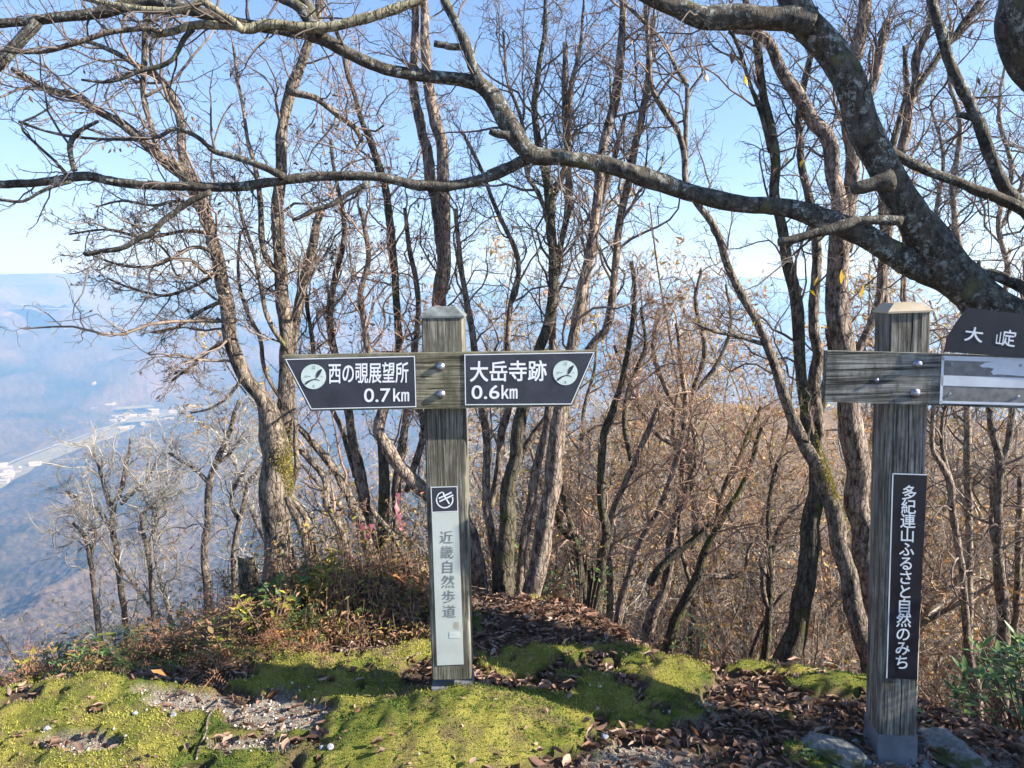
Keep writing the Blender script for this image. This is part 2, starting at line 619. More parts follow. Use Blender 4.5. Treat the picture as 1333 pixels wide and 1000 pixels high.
M_WOOD_L = wood('weathered_post_wood', (0.05, 0.048, 0.04), (0.155, 0.15, 0.12), (0.31, 0.30, 0.25), 'z', 0.3)
M_WOOD_LB = wood('weathered_board_wood', (0.07, 0.068, 0.045), (0.19, 0.18, 0.12), (0.34, 0.32, 0.24), 'x', 0.3)
M_WOOD_R = wood('silver_post_wood', (0.05, 0.046, 0.038), (0.20, 0.188, 0.155), (0.38, 0.36, 0.315), 'z', 0.15, 0.8)
M_WOOD_RB = wood('silver_board_wood', (0.035, 0.035, 0.032), (0.19, 0.185, 0.16), (0.42, 0.41, 0.36), 'x', 0.12, 0.55)
M_NAVY = plain('navy_sign_face', (0.036, 0.040, 0.056), 0.42, 0.45, var=0.25, sc=14)
M_BLACK = plain('black_sign_face', (0.012, 0.013, 0.020), 0.4, 0.4, var=0.25, sc=20)
M_WHITE = plain('white_lettering', (0.72, 0.76, 0.78), 0.5, 0.3, var=0.08)
M_PALE = plain('pale_green_disc', (0.55, 0.66, 0.62), 0.5, 0.3, var=0.1)
M_PLATE = plain('pale_metal_plate', (0.50, 0.545, 0.50), 0.6, 0.5, var=0.10, sc=9)
M_ENGRAVE = plain('engraved_letter', (0.15, 0.17, 0.165), 0.6)
M_PATCH = plain('pale_patch', (0.58, 0.63, 0.58), 0.6)
M_SEAL = plain('rusty_seal', (0.40, 0.33, 0.20), 0.6)
M_STEEL = plain('galvanised_steel', (0.20, 0.215, 0.25), 0.5, 0.5, 0.35, 0.3, 12)
M_BOLT = plain('bolt_steel', (0.30, 0.31, 0.36), 0.35, 0.5, 0.85, 0.3, 60)
M_CAP_L = plain('lead_cap', (0.17, 0.19, 0.185), 0.6, 0.4, 0.2, 0.45, 30)
M_CAP_R = plain('copper_tan_cap', (0.46, 0.38, 0.27), 0.5, 0.4, 0.2, 0.12, 20)
M_OLDPLATE = plain('bare_old_plate', (0.20, 0.20, 0.19), 0.55, 0.3, 0.0, 0.4, 30)
M_OLDWHITE = plain('chalky_white_film', (0.62, 0.66, 0.70), 0.5, 0.3, 0.0, 0.12, 12)


def ground_mat():
    m, t, b = mat_new('ground_surface', 0.95, 0.15)
    co = coords(t)
    a = node(t, 'ShaderNodeAttribute', attribute_name='moss')
    g = node(t, 'ShaderNodeAttribute', attribute_name='gravel')
    n1 = noise(t, co, 14, 6, 0.7)
    soil = ramp(t, n1, [(0.3, (0.05, 0.037, 0.028)), (0.55, (0.12, 0.085, 0.062)), (0.75, (0.20, 0.145, 0.11))])
    n5 = noise(t, co, 160, 3, 0.7)
    grav = ramp(t, n5, [(0.35, (0.08, 0.065, 0.05)), (0.5, (0.30, 0.26, 0.215)), (0.68, (0.60, 0.56, 0.50))])
    n2 = noise(t, co, 4.5, 4, 0.6)
    n3 = noise(t, co, 190, 4, 0.75)
    moss = ramp(t, n2, [(0.35, (0.09, 0.13, 0.025)), (0.48, (0.20, 0.215, 0.04)), (0.62, (0.34, 0.31, 0.07))])
    n6 = noise(t, co, 7, 6, 0.75)
    moss = mix(t, ramp(t, n6, [(0.5, BW(0)), (0.62, BW(0.85))]), moss, (0.20, 0.15, 0.08))
    moss = mix(t, 0.8, moss, ramp(t, n3, [(0.35, BW(0.4)), (0.65, BW(1.35))]), 'MULTIPLY')
    c = mix(t, g.outputs['Fac'], soil, grav)
    c = mix(t, a.outputs['Fac'], c, moss)
    t.links.new(c, b.inputs['Base Color'])
    bump(t, b, n3, 1.0, 0.012)
    return m


M_GROUND = ground_mat()


def hill_mat():
    m, t, b = mat_new('leaf_strewn_slope', 0.95, 0.1)
    co = coords(t)
    n1 = noise(t, co, 1.3, 8, 0.75)
    n2 = noise(t, co, 12, 6, 0.8)
    c = ramp(t, n1, [(0.35, (0.18, 0.12, 0.08)), (0.5, (0.32, 0.22, 0.155)), (0.65, (0.40, 0.30, 0.20))])
    c = mix(t, 0.9, c, ramp(t, n2, [(0.35, BW(0.35)), (0.65, BW(1.4))]), 'MULTIPLY')
    t.links.new(c, b.inputs['Base Color'])
    bump(t, b, n2, 1.0, 0.15)
    return m


def forest_mat(name, sc=1.0):
    m, t, b = mat_new(name, 0.95, 0.05)
    co = coords(t)
    v = node(t, 'ShaderNodeTexVoronoi')
    v.inputs['Scale'].default_value = 0.16 * sc
    t.links.new(co, v.inputs['Vector'])
    n1 = noise(t, co, 0.004, 5, 0.65)
    n2 = noise(t, co, 0.4 * sc, 6, 0.8)
    base = ramp(t, n1, [(0.38, (0.030, 0.045, 0.024)), (0.47, (0.085, 0.075, 0.055)), (0.62, (0.13, 0.105, 0.08))])
    sepc = node(t, 'ShaderNodeSeparateColor')
    t.links.new(v.outputs['Color'], sepc.inputs[0])
    c = mix(t, 0.8, base, ramp(t, sepc.outputs[0], [(0.0, BW(0.45)), (1.0, BW(1.6))]), 'MULTIPLY')
    c = mix(t, 0.8, c, ramp(t, n2, [(0.35, BW(0.45)), (0.65, BW(1.5))]), 'MULTIPLY')
    t.links.new(c, b.inputs['Base Color'])
    bump(t, b, n2, 1.0, 2.5)
    return m


M_HILL = hill_mat()
M_FOREST = forest_mat('bare_forest_canopy')
M_MOUNT = forest_mat('far_mountain_forest', 0.3)
M_FIELD = plain('harvested_paddy', (0.23, 0.23, 0.16), 0.9, 0.1, var=0.3, sc=0.02)
M_ROAD = plain('pale_road', (0.30, 0.30, 0.29), 0.8, 0.1, var=0.1, sc=0.05)
M_LEAF_WOOD = leafmat('wood_leaf', [(0.50, 0.25, 0.12), (0.56, 0.34, 0.17), (0.52, 0.40, 0.08), (0.40, 0.18, 0.10), (0.58, 0.42, 0.24)], 0.6, 0.25)
M_HWALL = leafmat('house_wall', [(0.45, 0.44, 0.42), (0.36, 0.34, 0.3), (0.6, 0.6, 0.6)], 0.8)
M_HROOF = leafmat('house_roof', [(0.28, 0.28, 0.30), (0.5, 0.5, 0.52), (0.18, 0.17, 0.17)], 0.6)


# ------------------------------------------------------------------ terrain
BUMPS = []  # (x, y, sx, sy, h)


def bump_px(px, py, rx, ry, h):
    c = gp(px, py)
    l = gp(px - rx, py)
    u = gp(px, max(py - ry, 620))
    BUMPS.append((c[0], c[1], abs(c[0] - l[0]), abs(u[1] - c[1]), h))


bump_px(600, 958, 150, 50, 0.10)
bump_px(470, 885, 120, 30, 0.03)
bump_px(740, 862, 120, 18, 0.03)
bump_px(885, 888, 40, 16, 0.06)
bump_px(960, 866, 50, 8, 0.05)
bump_px(1085, 896, 42, 10, 0.05)
bump_px(1040, 874, 30, 6, 0.04)
bump_px(820, 905, 60, 22, 0.03)
bump_px(100, 905, 160, 22, 0.03)
BUMPS += [(-0.70, 3.6, 0.50, 0.34, 0.30), (-1.7, 3.4, 0.6, 0.25, 0.10), (-2.2, 3.5, 0.8, 0.3, 0.10), (0.02, 3.3, 0.28, 0.2, 0.03)]


def near_h(x, y):
    z = np.zeros_like(x)
    for bx, by, sx, sy, h in BUMPS:
        z = z + h * np.exp(-((x - bx) / sx) ** 2 - ((y - by) / sy) ** 2)
    z = z + 0.05 * (fbm(x * 1.3, y * 1.3, 3, 3) - 0.5)
    return z


def H(x, y):
    x = np.asarray(x, float)
    y = np.asarray(y, float)
    r = np.hypot(x, y)
    az = np.degrees(np.arctan2(x, y))
    wR = sst(-14, 10, az)
    rc = 3.3 - 0.42 * sst(3, 13, az) - 0.2 * sst(-8, -25, az) + 0.06 * np.sin(az * 0.3) + sst(45, 90, np.abs(az)) * 6
    q = r - rc
    e = np.where(q > 0, q, 0)
    soft = np.sqrt(e * e + 0.04) - 0.2
    zl = -500 * (1 - np.exp(-soft * 0.62 / 375))
    zr1 = -0.62 * np.minimum(soft, 5) - 0.36 * np.clip(soft - 5, 0, 12) - 0.09 * np.clip(soft - 17, 0, 103)
    zr = zr1 - 484 * (1 - np.exp(-np.clip(soft - 120, 0, None) / 900))
    z = zl * (1 - wR) + zr * wR
    far = sst(8, 60, r)
    z = z + far * (fbm(x / 45, y / 45, 11, 3) - 0.5) * np.minimum(r * 0.03, 6)
    f2 = sst(150, 900, r)
    spur = 1 - np.abs(2 * fbm(x / 420 + 3.1, y / 420, 21, 3) - 1)
    z = z + f2 * (spur - 0.85) * 90 * sst(4200, 1200, r)
    z = np.maximum(z, -500 + 0 * z) if False else z
    # valley floor, then hills beyond
    hills = sst(2750, 4300, r) * (1 - np.abs(2 * fbm(x / 1300 + 8, y / 1300 + 2, 31, 4) - 1)) ** 2 * 380
    hills += sst(4200, 9000, r) * (1 - np.abs(2 * fbm(x / 2400, y / 2400, 41, 5) - 1)) ** 1.3 * 640
    hl = np.exp(-((az + 44) / 9.5) ** 2) * np.exp(-((r - 2500) / 520) ** 2) * 190
    z = z + hills + hl
    # valley strip flattened
    vx, vy = valley_dist(x, y)
    k = np.exp(-(vx / 250) ** 4)
    floor = -497.0
    z = z * (1 - k) + floor * k
    z = np.where(r > 1200, np.maximum(z, floor), z)
    z = z + sst(9000, 15000, r) * (1 - np.abs(2 * fbm(x / 5200 + 3, y / 5200, 47, 4) - 1)) * 250
    z = np.where((z > -60) & (r > 900), -60 + 165 * np.tanh((z + 60) / 165), z)
    n = sst(6.5, 4.5, r)
    return z + near_h(x, y) * n


def rp(px, py, z=-497.0):
    return gp(px, py, z)[:2]


VAL = np.array([rp(-160, 700), rp(-40, 640), rp(40, 600), rp(120, 570), rp(175, 549), rp(215, 538), rp(260, 528)])


def valley_dist(x, y):
    best = np.full(np.shape(x), 1e9)
    for a, b in zip(VAL[:-1], VAL[1:]):
        d = b - a
        L2 = (d ** 2).sum()
        t = np.clip(((x - a[0]) * d[0] + (y - a[1]) * d[1]) / L2, 0, 1)
        q = np.hypot(x - a[0] - t * d[0], y - a[1] - t * d[1])
        best = np.minimum(best, q)
    return best, None


# moss / gravel masks, evaluated on the ground plan
MB = [(130, 975, 480, 62), (60, 905, 210, 36), (470, 888, 170, 34), (600, 955, 180, 66), (740, 862, 140, 16), (700, 875, 90, 14),
      (812, 888, 62, 26), (842, 925, 66, 30), (885, 886, 50, 20), (960, 864, 62, 10), (1085, 894, 60, 13), (1042, 872, 36, 7),
      (1060, 985, 42, 22), (760, 925, 60, 20), (200, 855, 60, 12), (330, 850, 60, 10), (40, 870, 60, 14), (820, 852, 60, 7), (545, 850, 30, 12)]
NB = [(365, 938, 72, 22), (245, 922, 60, 15), (235, 882, 95, 14), (330, 975, 60, 12), (100, 975, 60, 14), (545, 884, 26, 18), (420, 968, 30, 10), (640, 897, 80, 9), (200, 905, 30, 6)]
GB = [(365, 935, 75, 22), (245, 922, 65, 18), (330, 975, 70, 14), (840, 990, 90, 16), (900, 935, 45, 11), (1180, 995, 160, 22), (110, 970, 60, 14), (200, 905, 40, 8), (385, 905, 50, 6)]


def blobs(px, py, B):
    m = np.zeros_like(px)
    for cx, cy, rx, ry in B:
        q = ((px - cx) / rx) ** 2 + ((py - cy) / ry) ** 2
        m = np.maximum(m, np.clip(1.6 - q * 1.1, 0, 1))
    return m


def masks(x, y):
    px, py = proj(x, y, near_h(x, y))
    n = (fbm(x * 6, y * 6, 51, 4) - 0.5) * 1.8
    mo = np.clip(blobs(px, py, MB) - blobs(px, py, NB) * 1.1 + n * 0.9 + (fbm(x * 26, y * 26, 57, 2) - 0.5) * 0.9, 0, 1)
    keepm = np.clip(1.5 - ((px - 590) / 190) ** 2 - ((py - 955) / 62) ** 2, 0, 1)
    mo = np.maximum(mo, keepm * 0.75) - 1.2 * (1 - keepm) * sst(0.61, 0.71, fbm(x * 7 + 3, y * 7, 59, 4))
    mo = sst(0.4, 0.6, mo)
    mo *= sst(4.3, 3.6, y) * sst(4, 2.2, np.abs(x))
    g = np.clip(blobs(px, py, GB) + n, 0, 1)
    return mo, sst(0.4, 0.7, g)


# fine near ground
STEP = 0.0155
xs = np.arange(-3.3, 4.2, STEP)
ys = np.arange(1.15, 4.9, STEP)
X, Y = np.meshgrid(xs, ys)
Z = H(X, Y)
mo, gr = masks(X, Y)
Z = Z + mo * (0.016 + 0.030 * (fbm(X * 22, Y * 22, 61, 3) - 0.5) + 0.012 * domes(X, Y, 0.045, 63) + 0.03 * domes(X + 0.05 * fbm(X * 9, Y * 9, 66, 2), Y, 0.13, 67) * 0.5) + (1 - mo) * 0.02 * (fbm(X * 16, Y * 16, 71, 3) - 0.5)
V = np.stack([X, Y, Z], -1).reshape(-1, 3)
ny, nx = X.shape
i = np.arange(ny - 1)[:, None] * nx + np.arange(nx - 1)[None, :]
q = np.stack([i, i + 1, i + nx + 1, i + nx], -1).reshape(-1, 4)
me = mesh('ground', V, q, M_GROUND, True)
for nm, arr in (('moss', mo), ('gravel', gr)):
    a = me.attributes.new(nm, 'FLOAT', 'POINT')
    a.data.foreach_set('value', arr.astype(np.float32).ravel())
g_o = obj('ground', me, kind='structure')
GZ = Z


def gz(x, y):
    """height of the fine ground"""
    fx = np.clip((np.asarray(x) - xs[0]) / STEP, 0, nx - 1.001)
    fy = np.clip((np.asarray(y) - ys[0]) / STEP, 0, ny - 1.001)
    return GZ[fy.astype(int), fx.astype(int)]


def inside(x, y):
    return (x > xs[0]) & (x < xs[-1]) & (y > ys[0]) & (y < ys[-1])


def hz(x, y):
    x = np.asarray(x, float)
    y = np.asarray(y, float)
    return np.where(inside(x, y), gz(x, y), H(x, y))


def hit(px, py):
    """where the line of sight meets the ground"""
    yy = np.arange(1.6, 6.0, 0.01)
    P = np.array([at(px, py, y) for y in yy])
    g = hz(P[:, 0], P[:, 1])
    k = np.nonzero(P[:, 2] <= g)[0]
    k = int(k[0]) if len(k) else len(yy) - 1
    return np.array((P[k, 0], P[k, 1], float(g[k])))


def polar(name, az0, az1, na, rs, mat, zf, kind):
    az = np.radians(np.linspace(az0, az1, na))
    RR, AA = np.meshgrid(rs, az, indexing='ij')
    x = RR * np.sin(AA)
    y = RR * np.cos(AA)
    z = zf(x, y)
    n0, n1 = x.shape
    i = np.arange(n0 - 1)[:, None] * n1 + np.arange(n1 - 1)[None, :]
    q = np.stack([i, i + n1, i + n1 + 1, i + 1], -1).reshape(-1, 4)
    q = q[:, ::-1]
    return obj(name, mesh(name, np.stack([x, y, z], -1).reshape(-1, 3), q, mat, True), kind=kind)


def z_hill(x, y):
    z = H(x, y)
    return np.where((x > xs[0] + .05) & (x < xs[-1] - .05) & (y > ys[0] + .05) & (y < ys[-1] - .05), z - 0.12, z - 0.004)


polar('hillside', -180, 180, 520, np.concatenate([[0.01], np.geomspace(0.8, 260, 150)]), M_HILL, z_hill, 'structure')


def z_canopy(x, y):
    z = H(x, y)
    r = np.hypot(x, y)
    vx, _ = valley_dist(x, y)
    k = 1 - np.exp(-(vx / 75) ** 6)
    c = domes(x, y, 8.5, 81) * 11 + fbm(x / 3, y / 3, 85, 2) * 2.5
    return z + (c * k - 6 * (1 - k)) * sst(120, 200, r) - 5 * sst(200, 120, r)


polar('far_forest', -54, 54, 760, np.geomspace(125, 4300, 560), M_FOREST, z_canopy, 'stuff')


def z_mount(x, y):
    r = np.hypot(x, y)
    az = np.degrees(np.arctan2(x, y))
    ins = (np.abs(az) < 53.5) & (r < 4150) | (r < 240)
    return H(x, y) + np.where(ins, -60, fbm(x / 14, y / 14, 95, 2) * 12)


polar('mountains', -180, 180, 900, np.geomspace(230, 24000, 190), M_MOUNT, z_mount, 'structure')

# valley fields, road, village
def strip(name, pts, wa, wb, z, mat, kind='structure'):
    P = resample(np.array([(p[0], p[1], 0, 1) for p in pts]), 25)[:, :2]
    d = np.gradient(P, axis=0)
    d /= np.linalg.norm(d, axis=1, keepdims=True)
    n = np.stack([-d[:, 1], d[:, 0]], -1)
    k = len(P)
    j = 1 + 0.3 * (vn(np.arange(k) / 3.0, np.zeros(k), 5) - 0.5)[:, None]
    A = P + n * wa * j
    B = P + n * wb * j
    V = np.concatenate([np.column_stack([A, np.full(k, z)]), np.column_stack([B, np.full(k, z)])])
    q = np.array([(a, a + 1, k + a + 1, k + a) for a in range(k - 1)])
    return obj(name, mesh(name, V, q, mat), kind=kind)


strip('field', VAL, -58, 30, -496.0, M_FIELD)
strip('road', VAL, 38, 50, -495.5, M_ROAD)
hv = np.array([(-4, -3, 0), (4, -3, 0), (4, 3, 0), (-4, 3, 0), (-4, -3, 3.4), (4, -3, 3.4), (4, 3, 3.4), (-4, 3, 3.4)], float)
hw = mesh('wall', hv, [(0, 1, 5, 4), (1, 2, 6, 5), (2, 3, 7, 6), (3, 0, 4, 7)], M_HWALL)
hr = mesh('roof', [(-4.6, -3.7, 3.3), (4.6, -3.7, 3.3), (4.6, 3.7, 3.3), (-4.6, 3.7, 3.3), (-4.6, 0, 5.6), (4.6, 0, 5.6)], [(0, 1, 5, 4), (2, 3, 4, 5), (0, 4, 3), (1, 2, 5), (0, 3, 2, 1)], M_HROOF)
rv = random.Random(4)
for k in range(110):
    if k < 75:
        px, py = rv.gauss(172, 20), rv.gauss(546, 6.5)
    elif k < 95:
        px, py = rv.gauss(12, 16), rv.gauss(612, 7)
    else:
        px, py = rv.gauss(75, 28), rv.gauss(497, 4)
    p = rp(px, py)
    o = empty('village_house', (p[0], p[1], float(np.maximum(H(p[0], p[1]), -497)) + 0.3))
    o.rotation_euler = (0, 0, rv.choice((0.3, 0.5, 0.35, 1.9, 2.1)) + rv.uniform(-.1, .1))
    s = rv.uniform(1.2, 2.4)
    o.scale = (s * rv.uniform(1, 1.8), s * 1.1, s)
    zn = 'the main village at the head of the valley strip' if k < 75 else ('the hamlet at the left edge of the view' if k < 95 else 'the farther hamlet below the blue hills')
    tag(o, 'tiny pale house in ' + zn, 'house', 'houses of ' + zn)
    obj('wall', hw, o)
    obj('roof', hr, o)
for pts in (((30, 497), (110, 502), 28), ((60, 492), (100, 494), 20), ((140, 486), (198, 484), 22), ((165, 552), (205, 550), 25), ((150, 540), (200, 536), 18)):
    a, b = rp(*pts[0]), rp(*pts[1])
    a3 = np.array((*a,))
    zf = float(max(H(a[0], a[1]), H(b[0], b[1]), -497)) + 14
    sft = [a + (b - a) * t for t in (0, .33, .66, 1)]
    strip('field', sft, -pts[2] * 2.2, pts[2] * 2.2, zf, M_FIELD)

# ------------------------------------------------------------------ haze
hb = [(-26000, -26000, -520), (26000, -26000, -520), (26000, 26000, -520), (-26000, 26000, -520)]
hb = hb + [(a, b, 118.0) for a, b, c in hb]
m = bpy.data.materials.new('haze_air')
m.use_nodes = True
t = m.node_tree
t.nodes.remove(t.nodes['Principled BSDF'])
pv = node(t, 'ShaderNodeVolumePrincipled')
pv.inputs['Color'].default_value = (0.29, 0.56, 1.0, 1)
pv.inputs['Density'].default_value = HAZE_DENSITY
pv.inputs['Absorption Color'].default_value = (1, 1, 1, 1)
pv.inputs['Anisotropy'].default_value = 0.35
t.links.new(pv.outputs[0], t.nodes['Material Output'].inputs['Volume'])
obj('haze', mesh('haze', hb, [(3, 2, 1, 0), (4, 5, 6, 7), (0, 1, 5, 4), (1, 2, 6, 5), (2, 3, 7, 6), (3, 0, 4, 7)], m), kind='stuff')

# ------------------------------------------------------------------ sign posts
class Frame:
    """local frame of a sign; pixels of the photograph measured on its front planes"""
    def __init__(self, base, lean, yaw):
        self.M = Matrix.Translation(base) @ Matrix.Rotation(yaw, 4, 'Z') @ Matrix.Rotation(lean, 4, 'Y')
        self.I = self.M.inverted()

    def L(self, px, py, yl):
        o = self.I @ Vector((0, 0, CAMZ))
        e = self.I @ Vector(at(px, py, 2.0).tolist())
        d = e - o
        k = (yl - o.y) / d.y
        p = o + d * k
        return (p.x, p.z)


def bevel_box(name, x0, x1, y0, y1, z0, z1, mat, c=0.004, groove=None):
    if groove is None:
        sec = [(x0 + c, y0), (x1 - c, y0), (x1, y0 + c), (x1, y1 - c), (x1 - c, y1), (x0 + c, y1), (x0, y1 - c), (x0, y0 + c)]
    else:
        sec = [(x0 + c, y0), (groove - .0022, y0), (groove, y0 + .012), (groove + .0022, y0), (x1 - c, y0), (x1, y0 + c), (x1, y1 - c), (x1 - c, y1), (x0 + c, y1), (x0, y1 - c), (x0, y0 + c)]
    n = len(sec)
    zs = np.linspace(z0, z1, 40)
    V = []
    for kk, z in enumerate(zs):
        wv = 0.0015 * math.sin(z * 9) + 0.001 * math.sin(z * 31)
        for ii, (a, b) in enumerate(sec):
            V.append((a + (wv if groove is not None and ii in (1, 2, 3) else 0), b, z))
    Fc = []
    for s in range(len(zs) - 1):
        for k in range(n):
            k2 = (k + 1) % n
            Fc.append((s * n + k, s * n + k2, (s + 1) * n + k2, (s + 1) * n + k))
    Fc.append(tuple(range(n - 1, -1, -1)))
    Fc.append(tuple((len(zs) - 1) * n + k for k in range(n)))
    return mesh(name, V, Fc, mat)


def px_prism(name, fr, poly, yf, th, mat, parent):
    P = [fr.L(a, b, yf) for a, b in poly]
    V, Fc = prism(P, yf, yf + th)
    return obj(name, mesh(name, V, Fc, mat), parent)


def text_raw(s, offset=0.0):
    c = bpy.data.curves.new('t', 'FONT')
    c.body = s
    c.size = 1.0
    c.offset = offset
    c.resolution_u = 4
    o = bpy.data.objects.new('t', c)
    COL.objects.link(o)
    bpy.context.view_layer.update()
    dg = bpy.context.evaluated_depsgraph_get()
    me = bpy.data.meshes.new_from_object(o.evaluated_get(dg))
    V = np.array([v.co[:] for v in me.vertices]).reshape(-1, 3)
    Fc = [tuple(p.vertices) for p in me.polygons]
    bpy.data.objects.remove(o)
    bpy.data.curves.remove(c)
    bpy.data.meshes.remove(me)
    return V, Fc


def put_text(name, fr, parts, yf, mat, parent, th=0.0006):
    """parts: (string, quad px [(tl),(tr),(br),(bl)], em?, offset) -> one lettering mesh"""
    AV, AF = [], []
    for s, quad, em, off in parts:
        V, Fc = text_raw(s, min(off, 0.0))
        if em:
            u = V[:, 0] / len(s)
            v = (V[:, 1] + 0.12)
        else:
            u = (V[:, 0] - V[:, 0].min()) / (V[:, 0].ptp() if hasattr(V[:, 0], 'ptp') else np.ptp(V[:, 0]))
            v = (V[:, 1] - V[:, 1].min()) / np.ptp(V[:, 1])
        tl, tr, br, bl = [np.array(fr.L(a, b, yf)) for a, b in quad]
        P = (bl[None] * (1 - u)[:, None] + br[None] * u[:, None]) * (1 - v)[:, None] + (tl[None] * (1 - u)[:, None] + tr[None] * u[:, None]) * v[:, None]
        ex = np.linalg.norm(tr - tl) / (len(s) if em else 1.0)
        ex = min(ex, np.linalg.norm(tl - bl) * 1.1) * off
        for q_, (sx_, sz_) in enumerate(((1, 1), (-1, 1), (1, -1), (-1, -1)) if off > 0 else ((0, 0),)):
            n0 = sum(len(a) for a in AV)
            AV.append([(a + sx_ * ex, yf - 0.00008 * q_, b + sz_ * ex) for a, b in P])
            AF += [tuple(i + n0 for i in f) for f in Fc]
    V = [v for a in AV for v in a]
    return obj(name, mesh(name, V, AF, mat), parent)


def box_quad(x0, y0, x1, y1, sl=0.0, it=0.0):
    """rectangle in px, sl = drop per px to the right, it = sideways shift of the bottom"""
    return [(x0, y0), (x1, y0 + sl * (x1 - x0)), (x1 + it, y1 + sl * (x1 - x0)), (x0 + it, y1)]


def bolt(fr, px, py, yl, parent, r=0.0115, h=0.011):
    x, z = fr.L(px, py, yl)
    V, Fc = [], []
    n = 12
    prof = [(r * 1.35, 0), (r * 1.35, -0.002), (r, -0.0025), (r, -h * 0.8), (r * 0.75, -h), (0.0001, -h * 1.02)]
    for rr, yy in prof:
        for k in range(n):
            a = 2 * PI * k / n
            q = rr if rr > r or rr < r * .9 else rr * (1 if k % 2 == 0 else 0.93)
            V.append((x + q * math.cos(a), yl + yy, z + q * math.sin(a)))
    for s in range(len(prof) - 1):
        for k in range(n):
            k2 = (k + 1) % n
            Fc.append((s * n + k, s * n + k2, (s + 1) * n + k2, (s + 1) * n + k))
    return obj('bolt', mesh('bolt', V, Fc, M_BOLT, True), parent)


def emblem(fr, cx, cy, r, yf, parent):
    P = [fr.L(cx + r * math.cos(a), cy + r * math.sin(a), yf) for a in np.linspace(0, 2 * PI, 41)[:-1]]
    V, Fc = prism(P, yf, yf + .0012)
    d = obj('emblem_disc', mesh('emblem_disc', V, Fc, M_PALE), parent)
    yy = yf - 0.0008
    k = r / 88.0
    polys = [[(18, 8), (20, -18), (32, -42), (58, -56), (62, -50), (52, -28), (38, -4), (26, 10)],
             [(-62, 52), (-48, 34), (-24, 22), (10, 14), (14, 20), (-18, 30), (-38, 46), (-56, 58)],
             [(10, 12), (24, 16), (46, 26), (44, 30), (22, 22), (8, 18)]]
    AV, AF = [], []
    for pl in polys:
        n0 = len(AV)
        for a, b in pl:
            x, z = fr.L(cx + a * k, cy + b * k, yy)
            AV.append((x, yy, z))
        AF.append(tuple(range(n0, n0 + len(pl))))
    for (a, b, c2, d2) in ((-64, 0, -50, 3), (52, -4, 66, -1), (-20, -2, -60, -8)):
        n0 = len(AV)
        for u, v in ((a, b), (c2, d2), (c2, d2 + 3), (a, b + 3)):
            x, z = fr.L(cx + u * k, cy + v * k, yy)
            AV.append((x, yy, z))
        AF.append((n0, n0 + 1, n0 + 2, n0 + 3))
    obj('emblem_figure', mesh('emblem_figure', AV, AF, M_NAVY), parent)
    put_text('emblem_numeral', fr, [('12', box_quad(cx - 10 * k, cy - 76 * k, cx + 12 * k, cy - 54 * k), False, 0), ('6', box_quad(cx - 5 * k, cy + 56 * k, cx + 7 * k, cy + 76 * k), False, 0)], yy, M_NAVY, parent)


def outline(name, fr, poly, wpx, yf, mat, parent):
    """thin frame line just inside a polygon (px)"""
    c = np.mean(poly, axis=0)
    P = np.array(poly, float)
    n = len(P)
    inner = []
    for i in range(n):
        a, b, d = P[i - 1], P[i], P[(i + 1) % n]
        e1 = (b - a) / np.linalg.norm(b - a)
        e2 = (d - b) / np.linalg.norm(d - b)
        n1 = np.array((-e1[1], e1[0]))
        n2 = np.array((-e2[1], e2[0]))
        if np.dot(n1, c - b) < 0:
            n1, n2 = -n1, -n2
        m_ = n1 + n2
        inner.append(b + m_ * wpx / max(np.dot(m_, n1), 0.3))
    V = [(*fr.L(*p, yf),) for p in P] + [(*fr.L(*p, yf),) for p in inner]
    V = [(x, yf, z) for x, z in V]
    Fc = [(i, (i + 1) % n, n + (i + 1) % n, n + i) for i in range(n)]
    return obj(name, mesh(name, V, Fc, mat), parent)


# ---- left sign
bl = hit(588, 897)
bl[2] = float(gz(bl[0], bl[1]))
base = Vector((bl[0], bl[1] + .07, bl[2]))
frL = Frame(base, R(-0.8), R(0.0))
sl = empty('trail_signpost')
sl.matrix_world = frL.M
tag(sl, 'grey wooden signpost with dark arrow boards reading 0.7 km and 0.6 km', 'signpost')
HL = frL.L(573, 414, -0.07)[1]
hw_ = 0.0695
obj('post', bevel_box('post', -hw_, hw_, -hw_, hw_, 0.03, HL, M_WOOD_L, 0.006), sl)
sh = 0.0725
obj('post_shoe', bevel_box('post_shoe', -sh, sh, -sh, sh, -0.15, frL.L(586, 896, -0.07)[1], M_STEEL, 0.003), sl)


def cap(fr, hw, z, h, over, inset, mat, parent):
    a, b = hw + over, hw - inset
    V = [(-a, -a, z), (a, -a, z), (a, a, z), (-a, a, z), (-a, -a, z + .006), (a, -a, z + .006), (a, a, z + .006), (-a, a, z + .006), (-b, -b, z + h), (b, -b, z + h), (b, b, z + h), (-b, b, z + h)]
    Fc = [(3, 2, 1, 0), (8, 9, 10, 11)]
    for s in (0, 4):
        for k in range(4):
            k2 = (k + 1) % 4
            Fc.append((s + k, s + k2, s + 4 + k2, s + 4 + k))
    return obj('post_cap', mesh('post_cap', V, Fc, mat), parent)


